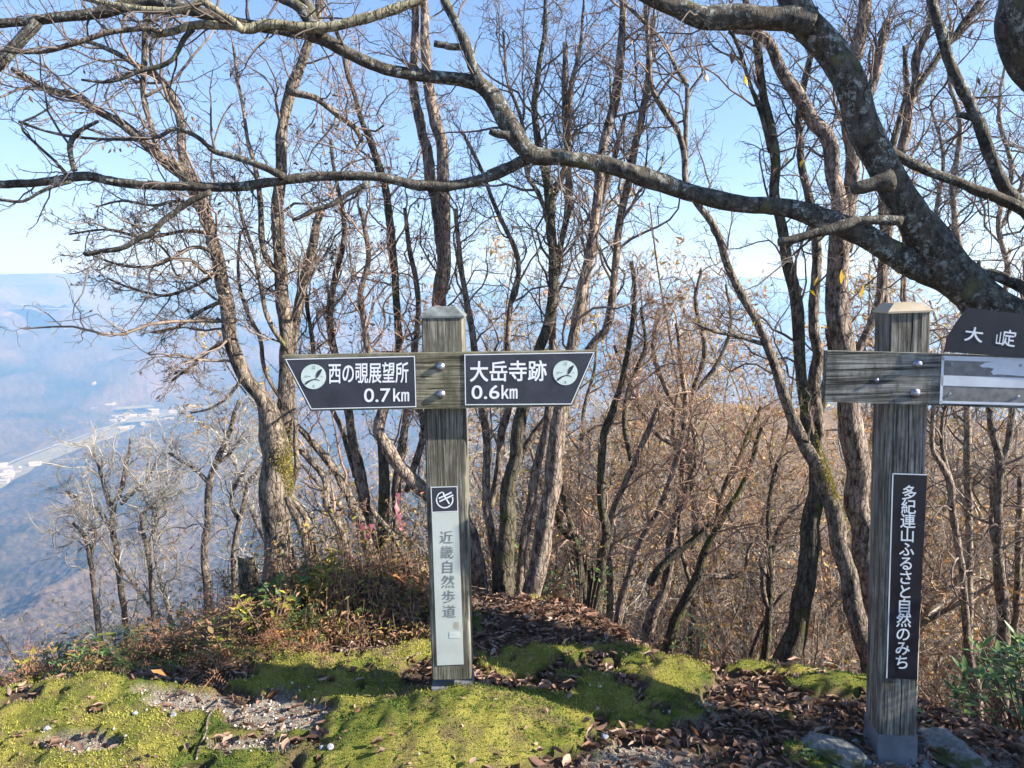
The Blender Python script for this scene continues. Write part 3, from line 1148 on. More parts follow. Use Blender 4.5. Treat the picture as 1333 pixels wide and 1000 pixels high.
cap(frL, hw_, HL, 0.036, 0.004, 0.028, M_CAP_L, sl)
yb = -0.112
bd = px_prism('direction_board', frL, [(367, 463), (776, 456.5), (745, 529), (404, 535)], yb, 0.042, M_WOOD_LB, sl)
yp = yb - 0.0025
PL = [(371, 467.5), (540, 463.5), (542, 530), (405, 533)]
PR = [(604.5, 461.5), (774, 458.5), (744, 526.5), (605.5, 527.5)]
for poly, parts, em in (
    (PL, [('西の覗展望所', box_quad(427, 471.5, 532, 500.5, -0.012), True, 0.016), ('0.7', box_quad(474, 506, 508, 523.5, -0.01), False, 0.012), ('㎞', box_quad(512, 506, 532.5, 522.5, -0.01), False, 0.012)], (408, 490.5, 16.2)),
    (PR, [('大岳寺跡', box_quad(611, 469.5, 712, 498, -0.012), True, 0.016), ('0.6', box_quad(614, 502, 650, 519.5, -0.01), False, 0.012), ('㎞', box_quad(653, 501.5, 673.5, 519, -0.01), False, 0.012)], (736, 485.5, 16.0))):
    pl = px_prism('sign_plate', frL, poly, yp, 0.0025, M_NAVY, bd)
    outline('plate_border', frL, poly, 1.15, yp - 0.0006, M_WHITE, bd)
    put_text('lettering', frL, parts, yp - 0.0008, M_WHITE, bd)
    emblem(frL, *em, yp - 0.0014, bd)
bolt(frL, 573, 477.5, yb, bd)
bolt(frL, 573.5, 513.5, yb, bd)
yq = -hw_ - 0.0022
px_prism('emblem_plate', frL, [(560.5, 634), (595.5, 633), (596.5, 666), (562, 667.5)], yq, 0.0022, M_NAVY, sl)
outline('emblem_plate_border', frL, [(560.5, 634), (595.5, 633), (596.5, 666), (562, 667.5)], 1.0, yq - .0004, M_WHITE, sl)
vp = px_prism('name_plate', frL, [(562, 667.8), (596.6, 666.4), (603.5, 865), (569, 866.5)], yq, 0.0022, M_PLATE, sl)
# ring and dragonfly
AV, AF = [], []


def stroke(fr, pts, wpx, yf):
    global AV, AF
    P = np.array(pts, float)
    d = np.gradient(P, axis=0)
    d /= np.linalg.norm(d, axis=1, keepdims=True)
    n = np.stack([-d[:, 1], d[:, 0]], -1) * wpx / 2
    n0 = len(AV)
    for p, q_ in zip(P, n):
        for s in (1, -1):
            x, z = fr.L(p[0] + s * q_[0], p[1] + s * q_[1], yf)
            AV.append((x, yf, z))
    for k in range(len(P) - 1):
        AF.append((n0 + 2 * k, n0 + 2 * k + 1, n0 + 2 * k + 3, n0 + 2 * k + 2))


c0 = (578.8, 650.5)
yy = yq - 0.0008
stroke(frL, [(c0[0] + 10.6 * math.cos(a), c0[1] + 10.6 * math.sin(a)) for a in np.linspace(R(-20), R(200), 26)], 1.7, yy)
stroke(frL, [(568.3, 648), (571, 643), (576, 640.5)], 1.5, yy)
stroke(frL, [(571, 649), (588, 641)], 2.0, yy - .0002)
stroke(frL, [(572, 653), (590, 644.5)], 2.0, yy - .0002)
stroke(frL, [(577, 641), (578, 645), (585, 656)], 2.0, yy - .0004)
obj('dragonfly_emblem', mesh('dragonfly_emblem', AV, AF, M_WHITE), sl)
vt = '近畿自然歩道'
parts = []
for k, ch in enumerate(vt):
    cy = 699.5 + k * 19.3
    cx = 581 + k * 0.78
    parts.append((ch, box_quad(cx - 9.2, cy - 9, cx + 9.2, cy + 9), True, -0.002))
put_text('lettering', frL, parts, yy, M_ENGRAVE, sl)
put_text('seal', frL, [('明', box_quad(590.5, 809, 597.5, 820), True, 0)], yy, M_SEAL, sl)
px_prism('seal_patch', frL, [(585, 823), (599, 823), (599, 831), (585, 831)], yy, 0.0005, M_PATCH, sl)

# ---- right sign
br = hit(1164, 1001)
YAW = R(-6)
base = Vector((br[0] + .02, br[1] + .07, float(gz(br[0], br[1]))))
frR = Frame(base, R(-2.2), YAW)
sr = empty('ridge_signpost')
sr.matrix_world = frR.M
tag(sr, 'silvery cracked signpost with a black vertical plate and tan cap, among stones', 'signpost')
hr_ = 0.060
HR = frR.L(1195, 407, -hr_)[1]
obj('post', bevel_box('post', -hr_, hr_, -hr_, hr_, 0.03, HR, M_WOOD_R, 0.006, groove=0.006), sr)
obj('post_shoe', bevel_box('post_shoe', -.0625, .0625, -.0625, .0625, -0.15, frR.L(1175, 957, -.06)[1], M_STEEL, 0.003), sr)
cap(frR, hr_, HR, 0.03, 0.005, 0.02, M_CAP_R, sr)
yb = -hr_ - 0.036
bd = px_prism('direction_board', frR, [(1077, 457), (1480, 468), (1560, 500), (1480, 537), (1074, 523)], yb, 0.036, M_WOOD_RB, sr)
yp = yb - 0.0015
px_prism('old_plate', frR, [(1226, 463), (1476, 470.5), (1476, 532), (1223, 526)], yp, 0.0015, M_OLDPLATE, bd)
AV, AF = [], []
yf = yp - 0.0008
for poly in ([(1226, 463), (1476, 470.5), (1476, 477), (1226, 469)], [(1226, 463), (1229.5, 463), (1226.6, 526), (1223, 526)], [(1224, 521.8), (1476, 528.5), (1476, 532), (1223.6, 525)],
             [(1225, 488.5), (1476, 497), (1476, 510), (1225, 502)]):
    n0 = len(AV)
    for a, b in poly:
        x, z = frR.L(a, b, yf)
        AV.append((x, yf, z))
    AF.append(tuple(range(n0, n0 + 4)))
obj('plate_band', mesh('plate_band', AV, AF, M_OLDWHITE), bd)
blob = [(1275, 476), (1283, 472), (1300, 471), (1322, 470), (1345, 471), (1420, 474), (1420, 492), (1345, 491), (1322, 489), (1300, 487.5), (1293, 488), (1290, 484), (1294, 480), (1286, 478.5), (1279, 478.5)]
V = [frR.L(a, b, yf - .0004) for a, b in blob]
obj('peeling_film', mesh('peeling_film', [(x, yf - .0004, z) for x, z in V], [tuple(range(len(V)))], M_OLDWHITE), bd)
for a, b in ((1239, 474), (1236, 514), (1328, 475.5), (1325, 517)):
    bolt(frR, a, b, yp, bd, 0.0035, 0.002)
bolt(frR, 1194.5, 474, yb, bd, 0.0105)
bolt(frR, 1191.5, 512, yb, bd, 0.0105)
bolt(frR, 1141, 495, yb, bd, 0.005, 0.006)
yk = yb - 0.012
bp = px_prism('black_plate', frR, [(1259, 400.5), (1470, 425), (1500, 452), (1440, 474), (1229, 458), (1233, 440), (1245, 420)], yk, 0.004, M_BLACK, bd)
put_text('lettering', frR, [('大', [(1257, 424), (1282, 427), (1279, 447), (1254, 444)], True, 0.014),
                            ('山', [(1298, 432), (1308, 433), (1305, 450), (1296, 448.5)], False, 0.018),
                            ('定', [(1306, 428), (1325, 430), (1321, 453), (1303, 450.5)], True, 0.014)], yk - .0008, M_WHITE, bd)
yq = -hr_ - 0.003
px_prism('name_plate', frR, [(1161.5, 616), (1207, 617.5), (1193.5, 885), (1153.5, 883)], yq, 0.003, M_BLACK, sr)
AV, AF = [], []
yf = yq - .0006
for poly in ([(1161.5, 616), (1163.2, 616), (1155.2, 883), (1153.5, 883)], [(1161.5, 616), (1207, 617.5), (1207, 619), (1161.5, 617.5)]):
    n0 = len(AV)
    for a, b in poly:
        x, z = frR.L(a, b, yf)
        AV.append((x, yf, z))
    AF.append(tuple(range(n0, n0 + 4)))
obj('plate_border', mesh('plate_border', AV, AF, M_OLDWHITE), sr)
parts = []
for k, ch in enumerate('多紀連山ふるさと自然のみち'):
    cy = 641 + k * 18.4
    cx = 1183.8 - k * 0.78
    parts.append((ch, box_quad(cx - 10.2, cy - 10, cx + 10.2, cy + 10, 0.03, -0.6), True, 0.012))
put_text('lettering', frR, parts, yf - .0002, M_WHITE, sr)

# ------------------------------------------------------------------ traced trees
def px_stem(pts, Y, step=0.03, jit=0.0, kr=1.0):
    """pts: (px,py,rpx[,dY])"""
    rows = []
    for p in pts:
        y = Y + (p[3] if len(p) > 3 else 0)
        c = at(p[0], p[1], y)
        rows.append((*c, p[2] * kr * np.hypot(y, 0) / F))
    P = resample(rows, step)
    if jit:
        n = len(P)
        s = np.cumsum(np.full(n, step))
        k = random.random() * 100
        for ax in (0, 1, 2):
            P[:, ax] += (vn(s / 0.16 + k + ax * 31, s * 0, 9) - 0.5) * jit * (0.3 + 3 * P[:, 3].mean() / 0.03) * 0.5
    return P


def down(P, extra=0.25):
    """carry the foot of a stem into the ground"""
    x, y, z, r = P[0]
    g = float(hz(x, y)) - 0.1
    if z <= g:
        return P
    n = max(2, int((z - g) / 0.08))
    d = P[0, :3] - P[min(6, len(P) - 1), :3]
    d /= np.linalg.norm(d) + 1e-9
    rows = []
    for k in range(n, 0, -1):
        f = k / n
        rows.append((x + d[0] * (z - g) * f * 0.5, y + d[1] * (z - g) * f * 0.5, z - (z - g) * f, r * (1 + 0.35 * f)))
    return np.vstack([np.array(rows), P])


LEAFV = np.array([(0, -.5, 0), (-.16, -.28, .03), (.16, -.28, .03), (0, -.25, -.01), (-.24, .02, .07), (.24, .02, .07), (0, .02, 0), (-.15, .32, .05), (.15, .32, .05), (0, .3, .03), (0, .55, .09)])
LEAFF = np.array([(0, 3, 1), (0, 2, 3), (1, 3, 6), (1, 6, 4), (3, 2, 5), (3, 5, 6), (4, 6, 9), (4, 9, 7), (6, 5, 8), (6, 8, 9), (7, 9, 10), (9, 8, 10)])


def curl(V, c, tw=0.0):
    W = V.copy()
    W[:, 2] += c * V[:, 0] ** 2 * 4 + tw * V[:, 0] * V[:, 1] * 2 + 0.25 * c * V[:, 1] ** 2
    W[:, 0] *= 1 - 0.35 * abs(c)
    return W


def clinging(tips, n, size, mat, name, parent, seed=0):
    T = tips[rng.integers(0, len(tips), n)]
    T = T + rng.normal(size=T.shape) * 0.008
    V, f = scatter(curl(LEAFV, 1.2), LEAFF, T, rand_rots(n), size * (0.6 + 0.8 * rng.random(n)))
    return obj(name, mesh(name, V, f, mat, True), parent, kind='stuff')


def traced_tree(name, label, Y, stems, mat, tw, crown, cat='tree', leaves=None, sides=10, group=None, step=0.035):
    """stems: list of (pts, dY, grow flag), first is the trunk"""
    root = empty(name)
    tag(root, label, cat, group)
    groups, allC = [], []
    base = None
    for k, st in enumerate(stems):
        pts, dY = st[0], st[1]
        opt = st[2] if len(st) > 2 else {}
        P = px_stem(pts, Y + dY, step, 0.014, 0.8)
        if opt.get('foot', k == 0):
            P = down(P)
        if k == 0:
            base = P[0, :3].copy()
            root.location = base
        nm = 'trunk' if k == 0 else 'stem'
        Q = P.copy()
        Q[:, :3] -= base
        big = P[:, 3].max()
        obj(nm, stem_mesh(nm, Q, opt.get('mat', mat), sides if big > 0.02 else 7, 0.16, k * 7 + 3), root)
        c = dict(crown)
        c.update(opt.get('crown', {}))
        if c.get('n1', 0) > 0:
            g, (A, B, C) = crown_groups(P, **c)
            for a, r_, s_ in g:
                groups.append((a - base, r_, s_))
            allC.append(C[:, -1])
    if groups:
        V, f = tubes_arrays(groups)
        obj('twigs', mesh('twigs', V, f, tw, True), root)
    if leaves and allC:
        T = np.concatenate(allC) - base
        if leaves[0] > 0:
            clinging(T, leaves[0], leaves[1], leaves[2], 'leaves', root)
    return root, (np.concatenate(allC) if allC else None)


CR = dict(n1=11, L1=0.72, t0=0.3, t1=1.0, up=0.12, ang=0.75)

traced_tree('bare_tree', 'two-stemmed bare tree left of the arrow boards, yellow-green moss patch on its trunk', 3.75, [
    ([(362, 765, 30), (360, 700, 25), (362, 650, 25), (359, 600, 24), (357, 565, 23), (352, 545, 19), (335, 515, 13), (316, 482, 12), (300, 440, 12), (292, 400, 12), (288, 350, 10.5), (279, 308, 10), (262, 270, 11), (245, 235, 12), (225, 215, 10), (195, 190, 7.5), (165, 165, 7.5), (147, 152, 7), (100, 130, 6), (60, 112, 5.5), (20, 92, 4.5)], 0, dict(crown=dict(n1=26, L1=0.9, t0=0.42, up=0.02, ang=1.0, bias=(-0.35, 0, 0.0)))),
    ([(243, 232, 8), (236, 185, 6.5), (232, 150, 6.5), (224, 128, 5.5), (208, 103, 5), (190, 92, 5), (150, 70, 4), (112, 52, 3)], 0.02),
    ([(205, 196, 5), (197, 165, 4.5), (189, 130, 4.5), (188, 90, 4.5), (188, 40, 4.5), (190, 5, 4), (190, -30, 3)], -0.03),
    ([(364, 610, 15), (369, 560, 15), (375, 525, 14), (373, 480, 12), (371, 430, 12), (366, 380, 10.5), (364, 330, 10), (362, 280, 9.5), (362, 240, 9), (364, 200, 8.5), (368, 160, 8.5), (377, 120, 9), (392, 85, 7), (408, 45, 6), (415, 10, 5), (424, -25, 4)], 0.08, dict(crown=dict(n1=22, L1=0.7, t0=0.2))),
    ([(377, 470, 7), (384, 430, 7), (390, 395, 8), (400, 352, 8.5), (408, 322, 7.5), (413, 290, 6.5), (421, 270, 5)], 0.1),
    ([(369, 360, 5), (352, 345, 5), (342, 318, 5), (338, 270, 4.5), (334, 225, 4), (322, 180, 3), (312, 120, 2.5), (305, 60, 2)], 0.06, dict(crown=dict(n1=10, L1=0.5))),
    ([(376, 120, 6), (410, 130, 5), (437, 150, 4.5), (462, 168, 4.5), (472, 185, 4)], 0.0),
    ([(284, 330, 4), (252, 322, 3), (205, 345, 2.6), (160, 345, 2.2), (115, 330, 1.6)], -0.05, dict(crown=dict(n1=13, L1=.42, t0=.1, up=.03))),
    ([(280, 305, 3.5), (240, 300, 3), (190, 310, 2.5), (140, 300, 2), (90, 305, 1.5)], 0.1, dict(crown=dict(n1=12, L1=.42, t0=.1, up=.03))),
    ([(288, 352, 4), (255, 372, 3), (215, 385, 2.5), (180, 378, 2), (140, 362, 1.6)], 0.05, dict(crown=dict(n1=12, L1=.38, t0=.1, up=.03))),
    ([(291, 392, 3.5), (262, 405, 3), (232, 425, 2.4), (200, 432, 1.8)], 0.0, dict(crown=dict(n1=10, L1=.32, t0=.1, up=.03))),
    ([(300, 440, 3.5), (275, 455, 3), (248, 478, 2.4), (222, 495, 1.8)], -0.05, dict(crown=dict(n1=9, L1=.3, t0=.1, up=.03))),
    ([(318, 488, 3), (300, 515, 2.5), (275, 532, 2), (248, 538, 1.5)], -0.08, dict(crown=dict(n1=5, L1=.2, t0=.2, up=.03))),
    ([(262, 272, 3), (235, 262, 2.6), (200, 268, 2.2), (160, 262, 1.8), (125, 270, 1.5)], 0.1, dict(crown=dict(n1=11, L1=.4, t0=.1, up=.05))),
    ([(372, 645, 6), (392, 690, 6), (405, 740, 8), (408, 775, 9)], -0.15, dict(crown=dict(n1=0))),
    ([(378, 460, 4), (352, 420, 4), (340, 380, 3.5), (330, 330, 3), (315, 280, 2.5), (305, 230, 2)], 0.02, dict(crown=dict(n1=10, L1=.5))),
    ([(372, 530, 4), (345, 480, 3.5), (338, 440, 3.5), (320, 400, 3), (310, 350, 2.5), (312, 300, 2)], 0.05, dict(crown=dict(n1=10, L1=.5))),
], M_BARK_GREY, M_TWIG, CR, leaves=(240, 0.028, M_LEAF_BROWN), sides=14)

traced_tree('bare_shrub_tree', 'spreading clump of leaning curved stems between the mossy-trunked tree and the left signpost', 4.0, [
    ([(485, 725, 12), (476, 700, 11), (462, 660, 8), (445, 625, 7.5), (425, 595, 6.5), (395, 562, 5), (375, 545, 4)], -0.1, dict(crown=dict(n1=3))),
    ([(450, 712, 8), (441, 680, 7), (424, 655, 6.5), (422, 625, 5.5), (402, 597, 5), (378, 572, 4)], -0.15, dict(foot=True, crown=dict(n1=2))),
    ([(412, 735, 7), (405, 700, 5.5), (395, 670, 5), (377, 645, 5), (388, 610, 5), (386, 575, 4), (385, 545, 3.5)], -0.2, dict(foot=True, crown=dict(n1=2))),
    ([(482, 710, 9), (478, 665, 10), (470, 620, 10), (462, 580, 8), (455, 540, 7), (440, 480, 6), (428, 420, 6), (436, 360, 5), (450, 300, 4), (440, 240, 3), (430, 180, 2.5)], 0, dict(foot=True, crown=dict(n1=20, L1=0.7, t0=0.4))),
    ([(497, 705, 9), (500, 650, 10), (498, 600, 8), (496, 560, 7), (508, 510, 6), (517, 460, 6), (515, 390, 6), (511, 320, 6), (505, 265, 6.5), (492, 218, 6), (480, 180, 5), (468, 150, 4), (458, 110, 3.5), (446, 66, 3), (430, 20, 2.5)], 0.1, dict(foot=True, mat=M_BARK_DARK, crown=dict(n1=18, L1=0.8, t0=0.45))),
    ([(514, 700, 7), (516, 640, 8), (522, 590, 7), (530, 540, 6), (538, 470, 5), (545, 400, 4.5), (535, 330, 4), (528, 270, 3)], 0.2, dict(foot=True, crown=dict(n1=20, L1=0.7, t0=0.35))),
    ([(590, 680, 10), (570, 655, 12), (545, 632, 12), (520, 605, 11), (503, 580, 10), (492, 562, 10), (496, 535, 8), (502, 505, 7), (480, 450, 6), (470, 390, 5), (478, 330, 4), (470, 270, 3)], -0.1, dict(foot=False, mat=M_BARK_PINK, crown=dict(n1=18, L1=0.7, t0=0.45))),
    ([(556, 775, 5), (540, 750, 4.5), (520, 712, 4.5), (505, 690, 4.5), (482, 664, 4)], -0.35, dict(foot=True, crown=dict(n1=3, L1=.3))),
    ([(462, 620, 5), (445, 560, 4.5), (425, 520, 4), (410, 470, 4), (402, 420, 3.5), (395, 360, 3)], 0.05, dict(crown=dict(n1=14, L1=0.6, t0=0.3))),
    ([(530, 640, 5), (545, 590, 6), (550, 560, 5), (545, 520, 5), (555, 460, 4)], 0.3, dict(crown=dict(n1=8, L1=0.6))),
], M_BARK_GREY, M_TWIG_RED, CR, leaves=(320, 0.026, M_LEAF_BROWN), sides=10)

traced_tree('bare_tree', 'slender smooth-barked bare tree rising straight behind the left post cap and forking high', 4.3, [
    ([(606, 700, 13), (604, 640, 12), (592, 560, 12), (580, 480, 12), (573, 410, 12), (577, 340, 11.5), (578, 290, 10.5), (577, 240, 10), (575, 180, 9), (567, 148, 9), (560, 110, 8), (556, 60, 7.5), (553, 0, 6), (552, -40, 5)], 0, dict(crown=dict(n1=16, L1=0.7, t0=0.45))),
    ([(574, 330, 8), (569, 280, 8.5), (563, 235, 9), (554, 190, 8), (545, 145, 7.5), (537, 100, 7), (540, 50, 6.5), (541, 0, 5.5), (540, -40, 4)], 0.05, dict(crown=dict(n1=10, L1=0.6, t0=0.4))),
], M_BARK_PINK, M_TWIG, CR, sides=12)

traced_tree('bare_tree', 'thick cluster of pinkish peeling trunks directly behind the 0.6 km arrow board', 3.9, [
    ([(655, 775, 20), (657, 720, 16), (660, 670, 13), (665, 620, 12), (674, 580, 11), (678, 545, 11), (690, 500, 10), (705, 455, 9), (716, 400, 8), (718, 340, 8), (717, 290, 8), (716, 255, 8), (705, 200, 6), (698, 140, 5), (700, 80, 4), (710, 20, 3), (712, -20, 2)], 0, dict(mat=M_BARK_DARK, crown=dict(n1=20, L1=0.8, t0=0.5))),
    ([(648, 765, 7), (643, 720, 7), (636, 670, 7), (632, 620, 7), (633, 580, 7), (627, 530, 7), (620, 470, 6), (610, 400, 5), (598, 330, 4), (590, 270, 3)], 0.1, dict(foot=True, crown=dict(n1=18, L1=0.7, t0=0.4))),
    ([(692, 800, 16), (697, 750, 16), (706, 700, 15), (714, 650, 14), (720, 610, 13.5), (726, 570, 13), (734, 520, 12), (742, 460, 9), (752, 400, 8.5), (765, 340, 8), (772, 300, 8), (780, 250, 7.5), (784, 200, 7), (795, 150, 7), (806, 95, 7), (812, 40, 6), (812, -20, 5)], -0.15, dict(foot=True, crown=dict(n1=24, L1=0.8, t0=0.45))),
    ([(677, 770, 7), (682, 710, 7), (692, 655, 8), (698, 610, 7.5), (707, 570, 7.5), (716, 530, 8), (722, 460, 6), (720, 380, 5.5), (735, 300, 5), (738, 230, 5), (736, 150, 5), (736, 55, 4)], 0.05, dict(foot=True, crown=dict(n1=18, L1=0.7, t0=0.5))),
    ([(622, 745, 13), (614, 705, 12), (606, 680, 10), (600, 640, 7)], -0.05, dict(foot=True, mat=M_BARK_GREY, crown=dict(n1=0))),
    ([(668, 605, 7), (685, 580, 6), (700, 560, 6), (715, 540, 5.5), (740, 500, 5), (770, 450, 6), (790, 420, 7), (800, 350, 6), (808, 290, 6), (820, 220, 6), (838, 140, 5.5), (846, 80, 5), (850, 20, 4)], 0.12, dict(crown=dict(n1=22, L1=0.8, t0=0.4))),
    ([(640, 660, 6), (650, 600, 6), (655, 560, 7), (662, 530, 6), (660, 470, 5), (664, 400, 4), (675, 340, 4), (650, 280, 3.5), (630, 230, 3), (600, 170, 2.5)], 0.2, dict(crown=dict(n1=18, L1=0.7, t0=0.3))),
    ([(755, 420, 6), (762, 360, 7), (770, 310, 6), (786, 250, 5), (800, 210, 4.5), (815, 150, 3)], 0.0, dict(crown=dict(n1=10, L1=0.6, t0=0.3))),
    ([(717, 270, 5), (728, 240, 5), (740, 200, 4), (742, 120, 4), (755, 60, 3), (760, 0, 2)], 0.0, dict(crown=dict(n1=14, L1=0.6, t0=0.1))),
    ([(714, 280, 4), (700, 250, 4), (685, 225, 3.5), (680, 160, 3), (660, 100, 2.5), (655, 40, 2)], 0.0, dict(crown=dict(n1=14, L1=0.6, t0=0.1))),
], M_BARK_PINK, M_TWIG, CR, sides=14)

traced_tree('bare_tree', 'dark crooked stems rising from one foot just right of the pinkish peeling trunks', 4.4, [
    ([(772, 830, 10), (775, 790, 9), (783, 735, 9), (789, 690, 8), (783, 640, 7), (783, 590, 7), (795, 540, 6), (806, 500, 5), (818, 450, 4.5), (826, 400, 4), (824, 340, 3)], 0, dict(mat=M_BARK_DARK)),
    ([(764, 800, 7), (757, 750, 6), (748, 700, 6), (735, 660, 5), (728, 620, 4), (722, 580, 3)], 0, dict(foot=True)),
    ([(772, 800, 6), (770, 750, 7), (752, 710, 6), (728, 685, 5), (727, 640, 4)], 0.1, dict(foot=True)),
    ([(800, 820, 8), (812, 770, 7), (833, 710, 6), (860, 660, 6), (880, 600, 5), (893, 540, 5), (888, 480, 4), (880, 420, 3.5)], 0.2, dict(foot=True, mat=M_BARK_PINK)),
    ([(792, 820, 6), (795, 770, 6), (792, 700, 5), (804, 650, 5), (830, 590, 5), (850, 550, 5), (862, 520, 4)], 0.1, dict(foot=True, mat=M_BARK_PINK)),
    ([(820, 600, 4), (812, 550, 4), (820, 500, 3.5), (840, 450, 3), (835, 400, 2.5)], 0.2),
], M_BARK_DARK, M_TWIG_RED, dict(n1=13, L1=0.75, t0=0.3, up=0.08, ang=0.8), sides=10, leaves=(260, 0.024, M_LEAF_WOOD))

traced_tree('bare_tree', 'leaning fork-stemmed bare tree midway between the two signposts', 4.6, [
    ([(868, 850, 12), (880, 810, 10), (895, 772, 9), (908, 745, 8), (925, 700, 6), (945, 668, 5), (965, 635, 4), (985, 580, 4), (1000, 540, 3)], 0, dict(mat=M_BARK_DARK)),
    ([(890, 790, 6), (915, 752, 4.5), (940, 750, 4.5), (968, 748, 4), (975, 715, 3), (992, 695, 2.5)], 0, dict(crown=dict(n1=3, L1=.3))),
    ([(838, 850, 12), (850, 800, 10), (868, 760, 8), (872, 700, 7), (885, 650, 6), (888, 610, 4), (878, 560, 4), (885, 500, 3.5)], 0.2, dict(foot=True, mat=M_BARK_PINK)),
    ([(845, 760, 7), (870, 730, 7), (900, 705, 6), (930, 675, 5), (938, 650, 4), (958, 600, 3.5), (990, 530, 3)], 0.1, dict(mat=M_BARK_DARK)),
    ([(900, 765, 4), (885, 700, 3.5), (890, 640, 3), (905, 600, 3), (900, 540, 2.5)], 0.1),
], M_BARK_GREY, M_TWIG_RED, dict(n1=13, L1=0.7, t0=0.35, up=0.08, ang=0.8), sides=10, leaves=(260, 0.024, M_LEAF_WOOD))

traced_tree('bare_tree', 'young bare tree with a smooth curved arm, just left of the dark mossy trunk', 4.3, [
    ([(996, 870, 8), (1001, 810, 7), (1004, 750, 5.5), (1001, 700, 4), (1000, 650, 3.5), (1012, 600, 3)], 0, dict(mat=M_BARK_DARK)),
    ([(1004, 780, 5), (1004, 730, 5), (1010, 700, 4.5), (1025, 675, 4), (1046, 655, 3.5)], 0.05),
    ([(1003, 800, 5), (993, 770, 4.5), (994, 740, 4)], 0.0, dict(crown=dict(n1=2))),
    ([(975, 860, 4), (988, 820, 4), (1015, 780, 3.5), (1040, 760, 3)], 0.1, dict(foot=True)),
], M_BARK_GREY, M_TWIG, dict(n1=9, L1=0.6, t0=0.3, up=0.06, ang=0.8), sides=8)

traced_tree('bare_tree', 'dark upright trunk in front of the diagonal stem, with a pale edge lit by sun', 3.9, [
    ([(1022, 875, 24), (1035, 820, 18), (1050, 750, 16), (1056, 690, 16), (1062, 640, 14), (1062, 600, 10), (1047, 545, 9.5), (1041, 480, 9.5), (1038, 400, 9), (1026, 335, 9), (1012, 262, 8), (1004, 190, 7.5), (994, 115, 6.5), (985, 55, 6), (975, 0, 5), (968, -30, 4)], 0, dict(mat=M_BARK_DARK, crown=dict(n1=18, L1=0.8, t0=0.45))),
    ([(1062, 600, 8), (1066, 550, 8), (1060, 500, 10), (1066, 460, 9), (1058, 420, 8), (1064, 350, 8), (1062, 300, 7), (1045, 220, 6), (1038, 150, 5.5), (1052, 90, 5), (1060, 20, 4)], 0.15, dict(mat=M_BARK_GREY, crown=dict(n1=18, L1=0.7, t0=0.4))),
    ([(1066, 540, 7), (1078, 500, 9), (1086, 470, 9), (1078, 430, 8)], 0.18, dict(crown=dict(n1=2))),
    ([(1004, 200, 4), (990, 150, 3.5), (975, 110, 3), (960, 60, 3), (945, 30, 2.5)], 0.0, dict(crown=dict(n1=8, L1=.6))),
], M_BARK_DARK, M_TWIG, CR, sides=14)

traced_tree('bare_tree', 'long diagonal pale stem leaning left, its foot furred with bright yellow moss', 3.7, [
    ([(1135, 870, 19), (1120, 815, 17), (1103, 750, 15), (1088, 690, 14), (1078, 640, 14), (1068, 612, 14), (1050, 585, 11), (1032, 548, 9), (1014, 500, 8), (1000, 452, 7.5), (985, 420, 6.5), (962, 375, 6.5), (940, 322, 6), (922, 285, 5.5), (905, 260, 5), (893, 235, 5), (890, 200, 5), (878, 165, 4.5), (862, 140, 4.5), (850, 110, 4), (847, 60, 4), (842, 0, 3)], 0, dict(crown=dict(n1=16, L1=0.6, t0=0.35))),
    ([(893, 235, 3.5), (893, 160, 3.5), (893, 112, 3.5), (880, 90, 3.5), (865, 55, 3), (840, 30, 3), (800, -10, 2.5)], 0.02, dict(crown=dict(n1=12, L1=0.6, t0=0.2))),
    ([(996, 448, 4), (965, 440, 3), (930, 432, 2.5), (905, 420, 2)], 0.0, dict(crown=dict(n1=5, L1=.3))),
], M_BARK_GREY, M_TWIG, CR, sides=12)

traced_tree('bare_tree', 'stout flaking trunk close behind the left end of the blank grey board', 3.75, [
    ([(1150, 880, 26), (1142, 820, 23), (1132, 750, 21), (1122, 670, 20), (1114, 600, 19), (1104, 530, 19), (1098, 460, 18), (1093, 400, 17), (1091, 340, 16), (1089, 290, 15), (1088, 245, 12), (1080, 195, 12), (1062, 155, 11), (1045, 130, 10.5), (1020, 95, 9.5), (1005, 60, 8), (985, 40, 7), (955, 36, 5)], 0.1, dict(crown=dict(n1=16, L1=0.8, t0=0.45))),
    ([(1095, 330, 12), (1104, 280, 11), (1110, 220, 10), (1108, 160, 10), (1106, 110, 10), (1114, 60, 10), (1124, 10, 9.5), (1130, -30, 8)], 0.15, dict(crown=dict(n1=12, L1=0.8, t0=0.4))),
    ([(1112, 150, 7), (1126, 130, 7), (1140, 90, 7), (1150, 50, 7), (1156, 25, 6)], 0.16, dict(crown=dict(n1=10, L1=.6))),
    ([(1108, 480, 6), (1140, 400, 7), (1150, 340, 7), (1160, 270, 7.5), (1170, 210, 8), (1183, 150, 7), (1190, 110, 6), (1190, 70, 6), (1205, 40, 5), (1215, -10, 4)], 0.35, dict(mat=M_BARK_PINK, crown=dict(n1=20, L1=0.7, t0=0.35))),
    ([(1150, 600, 5), (1160, 520, 8), (1163, 440, 9), (1150, 380, 8.5), (1152, 320, 8), (1150, 250, 6), (1165, 180, 5), (1180, 120, 4), (1175, 60, 3)], 0.45, dict(mat=M_BARK_GREY, crown=dict(n1=16, L1=0.7, t0=0.4))),
    ([(1188, 125, 5), (1210, 90, 4.5), (1240, 50, 5), (1262, 20, 5), (1285, -10, 4)], 0.3, dict(mat=M_BARK_DARK, crown=dict(n1=10, L1=.6))),
], M_BARK_PINK, M_TWIG, CR, sides=16)

